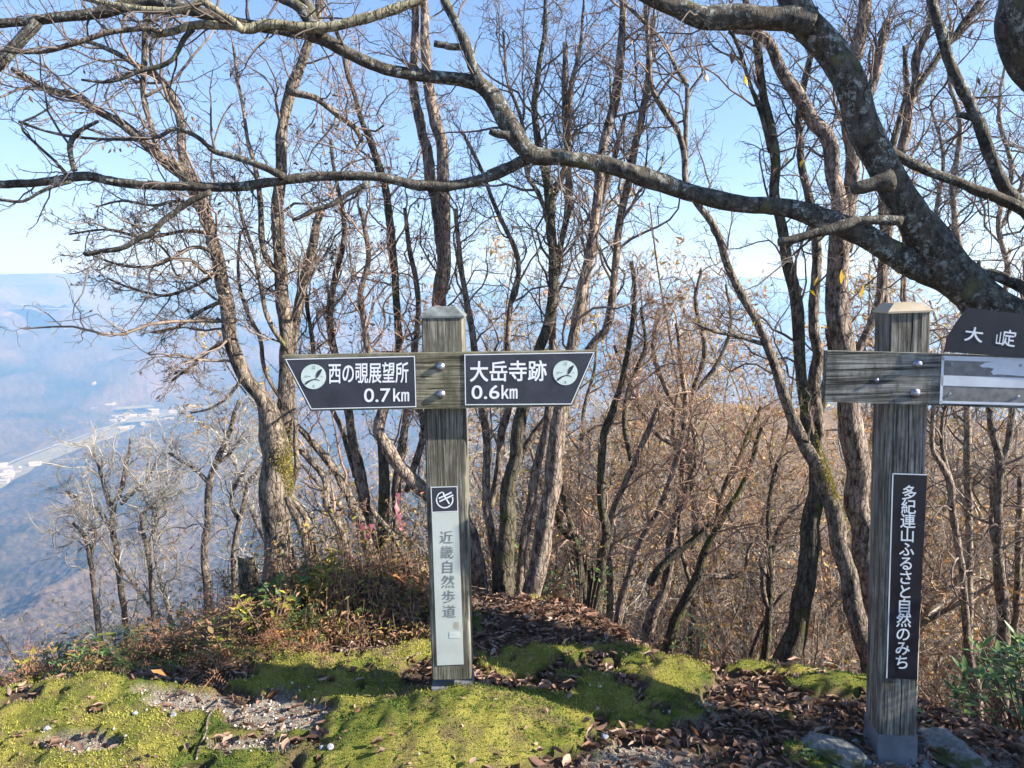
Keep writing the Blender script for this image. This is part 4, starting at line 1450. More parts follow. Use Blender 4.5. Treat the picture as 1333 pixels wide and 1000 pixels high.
traced_tree('bare_tree', 'thin crooked tree just right of the black vertical plate', 4.6, [
    ([(1270, 900, 9), (1262, 850, 7), (1258, 790, 6), (1250, 720, 6), (1241, 660, 6), (1236, 625, 6), (1222, 600, 5), (1212, 580, 4), (1215, 520, 3)], 0, dict(mat=M_BARK_PINK)),
    ([(1236, 625, 4), (1228, 590, 3.5), (1226, 550, 3), (1240, 500, 2.5)], 0.05),
], M_BARK_GREY, M_TWIG, dict(n1=13, L1=0.8, t0=0.35, up=0.06, ang=0.85), sides=8)

traced_tree('bare_tree', 'Y-shaped tree trunk at the right edge below the arrow board', 4.9, [
    ([(1305, 870, 12), (1303, 790, 10), (1299, 720, 8), (1302, 650, 7), (1301, 600, 7.5), (1292, 565, 6), (1288, 530, 5), (1285, 480, 4), (1270, 420, 4), (1275, 340, 3)], 0, dict(mat=M_BARK_GREY)),
    ([(1302, 605, 6), (1312, 575, 5), (1318, 540, 5), (1320, 480, 4), (1330, 420, 4), (1335, 340, 3)], 0.0),
    ([(1302, 730, 6), (1293, 690, 6), (1294, 640, 5.5), (1296, 600, 4)], 0.2),
    ([(1320, 870, 6), (1322, 790, 5), (1325, 700, 5), (1330, 620, 4)], 0.3, dict(foot=True)),
], M_BARK_GREY, M_TWIG, dict(n1=16, L1=0.9, t0=0.35, up=0.06, ang=0.85), sides=10)

traced_tree('bare_tree', 'fine-twigged slender tree at the far right behind the big lichen limb', 5.2, [
    ([(1262, 800, 7), (1262, 700, 6), (1258, 600, 6), (1262, 500, 6), (1268, 420, 5.5), (1252, 330, 5), (1240, 250, 4.5), (1250, 170, 4), (1236, 90, 3), (1240, 20, 2)], 0),
    ([(1264, 500, 5), (1290, 430, 5), (1312, 360, 4.5), (1300, 290, 4), (1316, 220, 3.5), (1300, 150, 3), (1310, 80, 2)], 0.1),
    ([(1262, 420, 4), (1225, 350, 4), (1216, 290, 3.5), (1228, 210, 3), (1212, 130, 2)], 0.15),
    ([(1300, 300, 3), (1330, 240, 3), (1345, 150, 2)], 0.1)], M_BARK_PALE, M_TWIG, dict(n1=20, L1=0.85, t0=0.3, up=0.08, ang=0.9, rmin=.0016), sides=8)
traced_tree('bare_tree', 'low crooked rusty-crowned tree left of the diagonal stem', 6.5, [
    ([(905, 700, 6), (900, 620, 6), (893, 560, 5.5), (905, 500, 5), (918, 450, 4.5), (905, 400, 3.5), (912, 350, 2.5)], 0),
    ([(900, 560, 4.5), (870, 510, 4), (850, 460, 3.5), (858, 400, 2.5)], 0.1),
    ([(903, 510, 4), (935, 470, 3.5), (952, 420, 3), (945, 370, 2)], 0.1),
    ([(893, 590, 4), (850, 560, 4), (820, 500, 3.5), (800, 450, 2.5)], -.1)], M_BARK_GREY, M_TWIG_RED, dict(n1=11, L1=0.8, t0=0.3, up=0.06, ang=0.9, rmin=.0015), sides=8, leaves=(600, .035, M_LEAF_WOOD))

# pale trees lower left
for lab, Y_, st in (
    ('pale wide-branching bare tree below the crest, against the hazy valley slope', 9.0, [
        ([(160, 790, 5), (152, 720, 5), (146, 690, 5), (148, 660, 4.5), (157, 640, 4), (166, 600, 3), (170, 570, 2)], 0),
        ([(148, 680, 4), (140, 650, 3.5), (130, 610, 3), (120, 590, 2)], 0), ([(157, 655, 4), (175, 640, 3), (190, 625, 2.5), (210, 590, 2)], 0),
        ([(146, 690, 4), (128, 665, 3), (110, 655, 2.5), (85, 640, 2)], 0)]),
    ('grey upright bare tree with forked crown, between the pale bush and the two-stemmed tree', 7.0, [
        ([(268, 760, 7), (266, 720, 6), (270, 680, 6), (272, 640, 6), (280, 605, 5.5), (292, 575, 5), (303, 550, 4), (310, 520, 3)], 0),
        ([(272, 630, 4), (255, 610, 3), (235, 600, 2.5), (220, 590, 2)], 0), ([(280, 605, 4), (300, 590, 3), (320, 560, 2.5)], 0)]),
    ('small twisted bare tree with hooked branches close to the left of the two-stemmed tree', 5.5, [
        ([(306, 770, 5), (305, 720, 5), (310, 680, 4.5), (318, 650, 4), (322, 630, 3.5), (335, 615, 3), (345, 600, 2)], 0),
        ([(312, 680, 3.5), (300, 655, 3), (310, 625, 2.5), (325, 605, 2)], 0)]),
    ('sparse bare sapling with a broken top at the far left of the crest', 6.5, [
        ([(122, 765, 3.5), (118, 730, 4), (114, 705, 4), (104, 690, 3), (95, 680, 2.5)], 0), ([(118, 725, 3), (124, 700, 2.5), (122, 680, 2)], 0)]),
    ('leafless sapling with an elbowed stem below the pale wide-branching tree', 6.0, [
        ([(196, 755, 4), (196, 735, 4), (190, 705, 4), (184, 690, 4), (186, 668, 4)], 0), ([(192, 712, 3), (200, 690, 2.5), (206, 665, 2)], 0), ([(186, 668, 2.5), (200, 655, 2), (215, 640, 2)], 0)]),
):
    traced_tree('bare_tree', lab, Y_, st, M_BARK_GREY, M_TWIG_PALE if Y_ > 8 else M_TWIG_MID, dict(n1=16, L1=1.1 * Y_ / 9, t0=0.25, up=0.09, ang=0.8, rmin=0.0009 * Y_ / 4.5, n2=8, n3=7), sides=8)

# ------------------------------------------------------------------ the old overhead tree
oy = 2.75
old = empty('old_tree')
tag(old, 'old lichen-covered tree at the right edge whose limbs arch across the top of the view', 'tree')
tx, ty = at(1475, 600, oy - .62)[0], oy - .62
root_z = float(hz(tx, ty)) - 0.15
old.location = (tx, ty, root_z)
ob = np.array((tx, ty, root_z))
limbs = [
    ('trunk', [(1490, 1080, 75, -.65), (1478, 900, 62, -.6), (1474, 700, 58, -.5), (1465, 560, 56, -.35), (1440, 490, 48, -.2), (1390, 450, 42, -.05), (1335, 425, 37), (1290, 398, 36), (1250, 362, 36), (1218, 325, 36), (1187, 275, 30), (1150, 222, 27), (1125, 168, 27), (1101, 112, 27), (1078, 64, 26), (1052, 28, 26), (1030, -15, 24), (1010, -60, 21), (970, -150, 17), (940, -260, 12), (900, -380, 6)], 0, M_BARK_OLD, 22),
    ('limb', [(1056, 30, 24), (1028, 22, 20), (1000, 21, 17.5), (962, 19, 18), (920, 20, 16), (880, 8, 14), (850, -5, 13), (820, -25, 12)], -0.02, M_BARK_OLD, 18),
    ('limb', [(1265, 385, 24), (1225, 360, 23), (1180, 338, 21), (1140, 314, 19), (1098, 296, 18), (1050, 276, 16.5), (1003, 266, 13.5), (950, 265, 13), (910, 256, 13.5), (862, 238, 14), (800, 216, 13), (740, 206, 12), (695, 202, 13.5), (672, 178, 14.5), (655, 148, 14), (636, 118, 13), (612, 104, 10.5), (560, 98, 9), (510, 90, 8.6), (470, 76, 9), (430, 55, 9.5), (395, 43, 9), (350, 38, 8), (300, 27, 8), (225, 7, 9), (180, 6, 9.5), (130, 14, 8.5), (90, 21, 7.5), (45, 27, 6.5), (0, 30, 6.5), (-50, 36, 5.5), (-110, 60, 4)], 0.03, M_BARK_OLD, 18),
    ('branch', [(690, 204, 9), (655, 222, 8.5), (620, 235, 8), (580, 242, 8), (540, 240, 8), (500, 232, 7.5), (450, 230, 7), (400, 230, 7), (350, 237, 7.5), (300, 243, 7), (250, 242, 7), (200, 241, 6.5), (150, 237, 7), (105, 230, 7), (60, 236, 6), (0, 240, 6), (-60, 243, 5)], 0.05, M_BARK_OLD, 12),
    ('branch', [(628, 112, 8), (616, 85, 6.5), (606, 55, 7), (592, 28, 5.5), (578, 0, 5.5), (565, -40, 4)], 0.0, M_BARK_OLD, 10),
    ('branch_stub', [(608, 62, 5), (588, 62, 4.5), (565, 57, 4)], 0.0, M_BARK_OLD, 8),
    ('branch_stub', [(664, 176, 6), (650, 175, 5), (638, 171, 4)], -0.05, M_BARK_OLD, 8),
    ('branch', [(50, 28, 7), (36, 45, 7.5), (20, 62, 7.5), (0, 82, 7.5), (-40, 115, 7)], 0.0, M_BARK_OLD, 10),
    ('branch', [(560, -14, 6), (540, 0, 6), (500, 16, 6.5), (460, 28, 6.5), (430, 34, 6.5), (400, 35, 6.5), (350, 32, 6.5), (325, 38, 7), (300, 33, 6), (250, 33, 5.5), (232, 38, 5), (212, 43, 4.5), (198, 46, 3.5)], -0.12, M_BARK_YEL, 10),
    ('branch', [(318, 40, 5.5), (300, 26, 5), (278, 12, 4.5), (262, 2, 4.5), (245, 10, 4.5), (225, 13, 4.5), (190, 12, 4.5), (160, 8, 4), (130, 2, 4), (100, -6, 3.5)], -0.15, M_BARK_YEL, 9),
    ('branch', [(212, 42, 3.5), (195, 38, 3.5), (175, 38, 3.5), (140, 43, 3.5), (118, 50, 3.5), (95, 57, 3.5), (60, 66, 3), (20, 67, 2.5), (-30, 62, 2)], -0.15, M_BARK_GREY, 8),
    ('branch', [(252, 38, 3.5), (240, 50, 3.5), (230, 70, 3), (222, 80, 3), (205, 87, 3), (183, 92, 2.5), (160, 102, 2), (135, 107, 2), (106, 104, 1.5)], -0.12, M_BARK_OLD, 7),
    ('branch', [(1172, 287, 6), (1145, 287, 6), (1115, 289, 6), (1090, 297, 8), (1062, 304, 6), (1035, 312, 5.5), (1014, 316, 5)], -0.12, M_BARK_OLD, 9),
    ('branch_stub', [(1160, 234, 17), (1140, 237, 12), (1124, 241, 11), (1112, 243, 8)], -0.12, M_BARK_OLD, 12),
    ('branch', [(1130, 178, 9), (1160, 198, 7.5), (1200, 220, 7.5), (1240, 234, 7.5), (1275, 250, 8), (1310, 262, 9), (1345, 280, 10), (1420, 330, 13), (1465, 430, 16)], 0.18, M_BARK_OLD, 10),
    ('branch', [(1206, -30, 5), (1213, 0, 5.5), (1226, 42, 6.5), (1238, 80, 6.5), (1250, 108, 7), (1266, 138, 7), (1277, 165, 8), (1290, 205, 8), (1312, 245, 8.5), (1350, 285, 10), (1400, 330, 11)], 0.2, M_BARK_OLD, 10),
    ('branch_stub', [(1275, 156, 5), (1262, 153, 4.5), (1245, 150, 3.5)], 0.2, M_BARK_OLD, 7),
    ('branch', [(1232, 338, 9), (1262, 350, 8), (1295, 358, 8.5), (1333, 374, 9.5), (1380, 395, 12)], 0.1, M_BARK_OLD, 10),
    ('limb', [(1300, -420, 8), (1330, -300, 18), (1345, -180, 30), (1350, -60, 40), (1343, 0, 40), (1342, 40, 38), (1366, 90, 37), (1408, 150, 40), (1450, 300, 46), (1470, 450, 50), (1474, 560, 50)], -0.1, M_BARK_OLD, 18),
    ('branch', [(380, -12, 6), (400, 8, 7), (405, 25, 7), (415, 45, 7)], 0.05, M_BARK_OLD, 8),
    ('branch', [(345, -10, 5), (370, 0, 6), (390, 10, 7), (402, 26, 8), (420, 46, 8)], 0.0, M_BARK_OLD, 8),
    ('branch', [(275, 250, 4), (248, 262, 4), (230, 275, 4), (210, 290, 4), (200, 302, 4), (180, 312, 3.5), (160, 322, 3.5), (135, 326, 3.5), (110, 330, 3)], 0.02, M_BARK_OLD, 7),
    ('branch', [(480, 238, 3.5), (455, 252, 3.5), (430, 268, 3.5), (412, 272, 3.5), (395, 280, 3), (380, 286, 2)], 0.02, M_BARK_OLD, 7),
    ('branch', [(370, 230, 5), (345, 218, 4.5), (310, 206, 4), (280, 198, 3.5), (262, 182, 3), (245, 172, 3), (225, 168, 3), (205, 178, 2.5), (150, 182, 2), (100, 178, 2), (60, 170, 1.8), (25, 158, 1.5)], 0.02, M_BARK_OLD, 7),
    ('branch', [(97, 222, 4), (92, 205, 3.5), (91, 188, 3.5), (97, 176, 3.5), (110, 166, 3), (128, 158, 2)], 0.0, M_BARK_OLD, 7),
    ('branch', [(86, 226, 2.5), (70, 208, 2), (50, 190, 2), (30, 170, 1.8), (28, 160, 1.6), (45, 152, 1.5), (68, 138, 1.3)], 0.0, M_BARK_OLD, 6),
    ('branch', [(92, 236, 2.5), (60, 246, 2.2), (30, 262, 2), (0, 260, 2)], 0.0, M_BARK_OLD, 6),
]
tw_groups = []
for k, (nm, pts, dY, mt, sd_) in enumerate(limbs):
    P = px_stem(pts, oy + dY, 0.018, 0.008, 0.71 if k == 0 else (1.0 if k == 18 else (0.82 if pts[0][2] > 8 else 0.95)))
    Q = P.copy()
    Q[:, :3] -= ob
    stub = nm == 'branch_stub'
    obj(nm, stem_mesh(nm, Q, mt, sd_, 0.15 if pts[0][2] > 10 else 0.17, 40 + k), old)
    if stub or k in (0, 18):
        continue
    L = np.linalg.norm(P[-1, :3] - P[0, :3])
    small = pts[0][2] < 6
    n1 = int(L * (9 if small else 6)) + 1
    A, ra, la = grow(P[None, :, :3], P[None, :, 3], n1, 0.05 if small else 0.35, 1.0, 0.34, 1.0, 0.28, 0.02, 7, 0.0016, rk=0.5, shrink=0.2)
    B, rb, lb = grow(A, ra, 4, 0.2, 1.0, la * 0.42, 0.8, 0.3, 0.02, 5, 0.0012)
    C, rc_, lc = grow(B, rb, 3, 0.2, 1.0, lb * 0.35, 0.8, 0.3, 0.0, 3, 0.0011)
    tw_groups += [(A - ob, ra, 5), (B - ob, rb, 4), (C - ob, rc_, 3)]
V, f = tubes_arrays(tw_groups)
obj('twigs', mesh('twigs', V, f, M_TWIG_OLD, True), old)
# a few clinging yellow leaves, one object each
lm = [mesh('leaf', curl(LEAFV, c, tw_) * 1.0, LEAFF, M_LEAF_YELLOW, True) for c, tw_ in ((1.0, .3), (.5, -.4), (1.5, .1))]
lmb = [mesh('leaf', curl(LEAFV, c, tw_) * 1.0, LEAFF, M_LEAF_BROWN, True) for c, tw_ in ((1.0, .3), (1.6, -.4))]
for (a, b, yel, s) in [(1093, 361, 1, .052), (1063, 367, 1, .035), (1057, 382, 1, .03), (1120, 380, 1, .055), (1039, 380, 0, .045), (981, 422, 1, .02), (950, 76, 0, .045), (922, 100, 0, .04), (914, 90, 0, .03), (973, 105, 1, .045), (1023, 208, 1, .03), (1044, 213, 1, .03), (1187, 32, 1, .04), (1276, 105, 0, .035), (1265, 45, 0, .035), (1281, 117, 1, .035), (1008, 225, 0, .04), (870, 147, 0, .03), (863, 214, 0, .025), (135, 192, 0, .022), (142, 196, 0, .022), (150, 196, 0, .02), (158, 196, 0, .02), (42, 129, 0, .03), (824, 55, 0, .03), (757, 102, 0, .025)]:
    P = at(a, b, oy - 0.1) - ob
    o = obj('leaf', (lm if yel else lmb)[random.randrange(2)], old, tuple(P))
    o.rotation_euler = (random.uniform(.8, 2.2), random.uniform(-.6, .6), random.uniform(0, 6))
    o.scale = (s, s, s)

# ------------------------------------------------------------------ template trees for the woods
def make_template(seed, h, nst, spread, pale, rmin, fine=1.0, leafy=0):
    global rng
    rng = np.random.default_rng(seed)
    st = []
    for k in range(nst):
        a = 2 * PI * k / nst + rng.random() * 1.5
        n = 11
        d = np.array((math.cos(a) * spread, math.sin(a) * spread, 1.0))
        d /= np.linalg.norm(d)
        p = np.array((math.cos(a) * 0.05, math.sin(a) * 0.05, -0.25))
        rows = []
        hh = h * (0.75 + 0.35 * rng.random())
        r0 = 0.0085 * h * (0.6 + 0.7 * rng.random())
        for i in range(n):
            rows.append((*p, r0 * (1 - 0.8 * i / (n - 1))))
            d = d + rng.normal(size=3) * 0.13 + np.array((0, 0, 0.06))
            d /= np.linalg.norm(d)
            p = p + d * hh / (n - 1)
        st.append(resample(rows, 0.18))
    groups, tips = [], []
    for P in st:
        g, (A, B, C) = crown_groups(P, int(17 * fine), h * 0.28, t0=0.22, up=0.10, ang=0.75, rmin=rmin, n2=int(8 * fine), n3=int(7 * fine))
        groups += g
        tips.append(C[:, -1])
    V, f = tubes_arrays(groups)
    tw = mesh('twigs', V, f, M_TWIG_PALE if pale == 1 else (M_TWIG_RED if pale == 2 else M_TWIG), True)
    sm = [stem_mesh('stem', P, M_BARK_PALE if pale else M_BARK_GREY, 6, 0.12, seed + i) for i, P in enumerate(st)]
    lf = None
    if leafy:
        T = np.concatenate(tips)
        T = T[rng.integers(0, len(T), leafy)]
        V, f = scatter(curl(LEAFV, 1.2)[[0, 4, 5, 10]], np.array([(0, 2, 1), (1, 2, 3)]), T, rand_rots(leafy), 0.062 * (0.5 + 0.9 * rng.random(leafy)))
        lf = mesh('leaves', V, f, M_LEAF_WOOD)
    return sm, tw, lf


TPL = [make_template(101, 5.2, 3, 0.28, 0, 0.0020, 1.0, 1800), make_template(102, 4.6, 4, 0.35, 1, 0.0021, 1.0, 500), make_template(103, 5.8, 2, 0.2, 1, 0.0021, 1.1, 900),
       make_template(104, 4.2, 5, 0.45, 2, 0.0019, 0.9, 2600), make_template(105, 5.0, 3, 0.4, 1, 0.0022, 1.0, 2200)]
SHR = [make_template(111, 1.7, 5, 0.5, 2, 0.0013, 0.8, 420), make_template(112, 1.4, 6, 0.6, 0, 0.0012, 0.8), make_template(113, 2.1, 4, 0.35, 1, 0.0014, 0.9, 300)]


KIND = {id(TPL[0]): 'three-stemmed tree with a few tan leaves', id(TPL[1]): 'pale four-stemmed spreading tree', id(TPL[2]): 'tall two-stemmed narrow tree', id(TPL[3]): 'low many-stemmed tree with rusty leaves', id(TPL[4]): 'pale three-stemmed tree dotted with yellow-tan leaves',
        id(SHR[0]): 'five-stemmed russet shrub', id(SHR[1]): 'wide leafless grey shrub', id(SHR[2]): 'upright pale shrub'}


def place_tpl(T, name, x, y, s, label, cat, group, sink=0.1):
    r_ = math.hypot(x, y)
    far = 'just past the crest' if r_ < 12 else ('further down the slope' if r_ < 35 else 'far off')
    if 'left bank' in group or 'frame' in group:
        far = ''
    label = (KIND[id(T)] + ' ' + far + ', ' + label).replace(' ,', ',')
    group = group + ': ' + KIND[id(T)] + (' ' + far if far else '')
    o = empty(name, (x, y, float(hz(x, y)) - sink))
    o.rotation_euler = (random.uniform(-.08, .08), random.uniform(-.08, .08), random.uniform(0, 2 * PI))
    o.scale = (s, s, s * random.uniform(0.85, 1.15))
    tag(o, label, cat, group)
    sm, tw, lf = T
    for m_ in sm:
        obj('stem', m_, o)
    obj('twigs', tw, o)
    if lf:
        obj('leaves', lf, o, kind='stuff')
    return o


rd = random.Random(12)
cnt = 0
tries = 0
pos = []
while cnt < 165 and tries < 12000:
    tries += 1
    az = R(rd.uniform(-4, 46))
    r = 6.5 * (140 / 6.5) ** (rd.random() ** 1.1)
    x, y = r * math.sin(az), r * math.cos(az)
    if any((x - a) ** 2 + (y - b) ** 2 < (0.5 + 0.028 * r) ** 2 for a, b in pos):
        continue
    pos.append((x, y))
    place_tpl(TPL[rd.choice((0, 0, 1, 2, 3, 3, 4, 4))], 'woodland_tree', x, y, rd.uniform(0.8, 1.15), 'behind the two signposts', 'tree', 'wood on the right slope')
    cnt += 1
cnt = 0
tries = 0
while cnt < 150 and tries < 16000:
    tries += 1
    az = R(rd.uniform(-44, -6))
    r = 8.5 * (150 / 8.5) ** (rd.random() ** 0.9)
    x, y = r * math.sin(az), r * math.cos(az)
    if any((x - a) ** 2 + (y - b) ** 2 < (0.5 + 0.03 * r) ** 2 for a, b in pos):
        continue
    # keep the valley view open: crowns stay low on the steep side
    top = float(H(x, y)) + 5.0
    px, py = proj(np.array(x), np.array(y), np.array(top))
    gx_, gy_ = proj(np.array(x), np.array(y), H(x, y))
    lim = 640 - 0.28 * px
    if gy_ < lim + 25:
        continue
    sc_ = rd.uniform(0.8, 1.1)
    if py < lim:
        sc_ = min(sc_, float((gy_ - lim) / (gy_ - py)))
        if sc_ < 0.35:
            continue
    pos.append((x, y))
    place_tpl(TPL[rd.choice((1, 1, 2))], 'slope_tree', x, y, sc_, 'left above the valley', 'tree', 'steep left slope')
    cnt += 1
print('slope trees', cnt, tries)
# woods off to the right and behind, that shade the ridge
for k in range(5):
    x, y = rd.uniform(11, 22), rd.uniform(-6, 4)
    place_tpl(TPL[rd.choice((0, 2, 3))], 'woodland_tree', x, y, rd.uniform(0.8, 1.1), 'outside the frame on the right', 'tree', 'trees right of the frame')
# undergrowth shrubs beyond the crest
cnt = 0
while cnt < 60:
    az = R(rd.uniform(-5, 42))
    r = rd.uniform(4.6, 11)
    x, y = r * math.sin(az), r * math.cos(az)
    if y < 4.4:
        continue
    place_tpl(SHR[rd.choice((0, 1, 2))], 'bare_shrub', x, y, rd.uniform(0.7, 1.1), 'between the two signposts', 'shrub', 'shrubs below the crest')
    cnt += 1
for k in range(30):
    x, y = rd.uniform(-3.2, -0.2), rd.uniform(3.7, 5.2)
    place_tpl(SHR[rd.choice((0, 1, 2))], 'bank_shrub', x, y, rd.uniform(0.30, 0.5) * (1.0 if x > -2.2 else .8), 'low among the left bank ferns', 'shrub', 'low shrubs on the left bank')

# ------------------------------------------------------------------ ferns
def frond_mesh(name, L, mat, droop, seed):
    r_ = np.random.default_rng(seed)
    n = 22
    t = np.linspace(0, 1, n)
    bend = r_.normal() * 0.25
    x = L * np.sin(t * 1.3) / 1.3 * 1.1
    y = L * bend * t * t
    z = L * (0.9 * t - droop * t * t)
    V, Fc = [], []
    mid = np.stack([x, y, z], -1)
    for i in range(n - 1):
        a, b = mid[i], mid[i + 1]
        k = len(V)
        V += [a + (0, .001, 0), a - (0, .001, 0), b - (0, .0008, 0), b + (0, .0008, 0)]
        Fc.append((k, k + 1, k + 2, k + 3))
    for i in range(5, n):
        for s in (1, -1):
            if r_.random() < 0.12:
                continue
            w_ = L * 0.27 * (1 - (t[i] - 0.1)) ** 1.1 * (0.6 + .6 * r_.random())
            T = mid[min(i + 1, n - 1)] - mid[i - 1]
            T /= np.linalg.norm(T)
            d = np.array((0.55 * T[0] + r_.normal() * .2, s * 1.0, 0.4 * T[2] - 0.25 + r_.normal() * .35))
            d /= np.linalg.norm(d)
            m_ = 6
            cu = r_.normal() * 0.5 - 0.3
            up = np.array((r_.normal() * .4, r_.normal() * .3, 1.0))
            sd_ = np.cross(d, up)
            sd_ /= np.linalg.norm(sd_)
            for j in range(m_):
                u = (j + 0.5) / m_
                c = mid[i] + d * w_ * u + np.array((0, 0, w_ * cu * u * u))
                lw = w_ * 0.17 * (1.1 - u) * (0.6 + .7 * r_.random())
                for q in (1, -1):
                    k = len(V)
                    e = sd_ * q * lw + d * w_ * .06 + np.array((0, 0, 1)) * r_.normal() * lw * .5
                    V += [c - d * w_ * 0.03, c + d * w_ * 0.035, c + e]
                    Fc.append((k, k + 1, k + 2))
    return mesh(name, np.array(V), Fc, mat)


FG = [frond_mesh('frond', 0.40, M_FERN_GREEN, d_, 5 + i) for i, d_ in enumerate((0.45, 0.7))]
FB = [frond_mesh('frond', 0.40, M_FERN_BROWN, d_, 15 + i) for i, d_ in enumerate((0.75, 1.15, 0.95, 0.6, 1.3))]


def fern(x, y, s, F_, n, label, group):
    o = empty('fern', (x, y, float(hz(x, y)) - 0.02))
    o.scale = (s, s, s)
    tag(o, label, 'fern', group)
    a0 = random.uniform(0, 6)
    for k in range(n):
        f_ = obj('frond', random.choice(F_), o)
        f_.rotation_euler = (random.uniform(-.25, .25), random.uniform(-.35, .2), a0 + 2 * PI * k / n + random.uniform(-.3, .3))
        q_ = random.uniform(.7, 1.15)
        f_.scale = (q_, q_, q_)
    return o


def fern_zone(px):
    if px < 130:
        return 'withered brown fern at the far left end of the bank', 'brown ferns at the left end'
    if px < 260:
        return 'withered brown fern on the bank behind the gravel patches', 'brown ferns behind the gravel'
    if px < 400:
        return 'withered brown fern below the two-stemmed mossy tree', 'brown ferns below the two-stemmed tree'
    return 'rusty fern on the mound left of the trail signpost', 'rusty ferns on the mound'


for k in range(110):
    px = rd.uniform(-40, 400) if k < 74 else rd.uniform(400, 560)
    y_ = rd.uniform(2.98, 3.35) if k < 74 else rd.uniform(3.2, 3.75)
    x_ = (px - 666.5) / F * y_ * 1.04
    fern(x_, y_, rd.uniform(.9, 1.5) if k < 74 else rd.uniform(.4, .7), FB, rd.choice((4, 5, 6)), *fern_zone(px))
for k in range(16):
    px = rd.uniform(-20, 420)
    y_ = rd.uniform(2.92, 3.2)
    fern((px - 666.5) / F * y_ * 1.04, y_, rd.uniform(.7, 1.1), FG, rd.choice((5, 6)), 'small green fern on the left bank at the edge of the moss', 'green ferns at the moss edge')
for k, (px, py) in enumerate([(150, 835), (172, 842), (215, 820), (128, 812), (300, 815), (335, 822), (468, 800), (505, 790), (60, 830), (90, 842), (25, 845), (190, 800), (270, 838), (430, 812)]):
    p = hit(px, py)
    y_ = min(p[1], 4.2)
    fern(p[0] * y_ / p[1], y_, rd.uniform(.5, .8), FG, rd.choice((5, 6, 7)), 'small green fern on the left bank at the edge of the moss', 'green ferns at the moss edge')
for px, py in ((780, 838), (795, 842), (885, 845), (930, 850), (850, 850), (745, 835), (960, 846), (1000, 850)):
    p = hit(px, py)
    fern(p[0], p[1] + .25, rd.uniform(.4, .6), FB, 5, 'withered fern at the crest between the two signposts', 'withered ferns on the crest')

# leafy autumn undergrowth on the bank (nobody could count it)
n = 12000
px = rng.uniform(-60, 600, n)
yy_ = 2.98 + 1.1 * rng.random(n) ** 1.6
xx = (px - 666.5) / F * yy_ * 1.04
dens = fbm(xx * 2.2, yy_ * 2.2, 333, 3)
keep = dens > 0.40
xx, yy_ = xx[keep], yy_[keep]
gz_ = hz(xx, yy_)
hh = rng.random(len(xx)) ** 1.3 * (0.04 + 0.58 * dens[keep]) * sst(-0.1, -0.9, xx) * sst(2.9, 3.15, yy_) + 0.01
P = np.stack([xx, yy_, gz_ + hh], -1)
V, f = scatter(curl(LEAFV, 0.8), LEAFF, P, rand_rots(len(P), 0.9), 0.024 * (0.4 + 1.1 * rng.random(len(P))))
obj('undergrowth', mesh('undergrowth', V, f, M_LEAF_MIX, True), kind='stuff')
# its stems and grass blades
k = 2600
ii = rng.integers(0, len(P), k)
A = np.stack([P[ii] * (1, 1, 0) + np.stack([0 * ii, 0 * ii, gz_[ii]], -1), P[ii] * (1, 1, 0) + np.stack([0 * ii, 0 * ii, gz_[ii] + hh[ii] * .5], -1) + rng.normal(size=(k, 3)) * .02, P[ii]], 1)
A[:, 0, :2] += rng.normal(size=(k, 2)) * .04
V, f = tubes_arrays([(A, np.full((k, 3), 0.0012), 3)])
obj('undergrowth_stems', mesh('undergrowth_stems', V, f, M_TWIG_RED), kind='stuff')

# ------------------------------------------------------------------ evergreen shrubs
def leafy_plant(name, label, x, y, hgt, wid, nst, per, ll, lw, mat, cat='shrub', group=None, parts=True):
    o = empty(name, (x, y, float(hz(x, y)) - 0.02))
    tag(o, label, cat, group)
    lmsh = mesh('leaf', LEAFV * (lw / 0.48, ll, 0.05), LEAFF, mat, True)
    st, mats = [], []
    for s in range(nst):
        a = random.uniform(0, 2 * PI)
        rr = math.sqrt(random.random()) * wid
        top = np.array((math.cos(a) * rr, math.sin(a) * rr, hgt * random.uniform(.55, 1.0) * (1 - 0.35 * rr / wid)))
        st.append([(top[0] * .2, top[1] * .2, 0), (top[0] * .6, top[1] * .6, top[2] * .55), tuple(top)])
        for k in range(per):
            b = 2 * PI * k / per + random.uniform(-.4, .4)
            z = top - np.array((0, 0, 1)) * (random.random() ** 2) * hgt * .35
            M_ = Matrix.Translation(Vector(z)) @ Matrix.Rotation(b, 4, 'Z') @ Matrix.Rotation(random.uniform(-.2, .7), 4, 'X') @ Matrix.Translation(Vector((0, ll * .5, 0)))
            mats.append(M_)
    V, f = tubes_arrays([(np.array(st), np.tile([[.004, .003, .002]], (nst, 1)), 5)])
    obj('stems', mesh('stems', V, f, M_TWIG, True), o)
    if parts:
        for M_ in mats:
            l = obj('leaf', lmsh, o)
            l.matrix_local = M_
    else:
        Vs = [np.array([(M_ @ Vector(v))[:] for v in LEAFV * (lw / .48, ll, .05)]) for M_ in mats]
        n_ = len(LEAFV)
        obj('leaves', mesh('leaves', np.concatenate(Vs), np.concatenate([LEAFF + i * n_ for i in range(len(Vs))]), mat, True), o, kind='stuff')
    return o


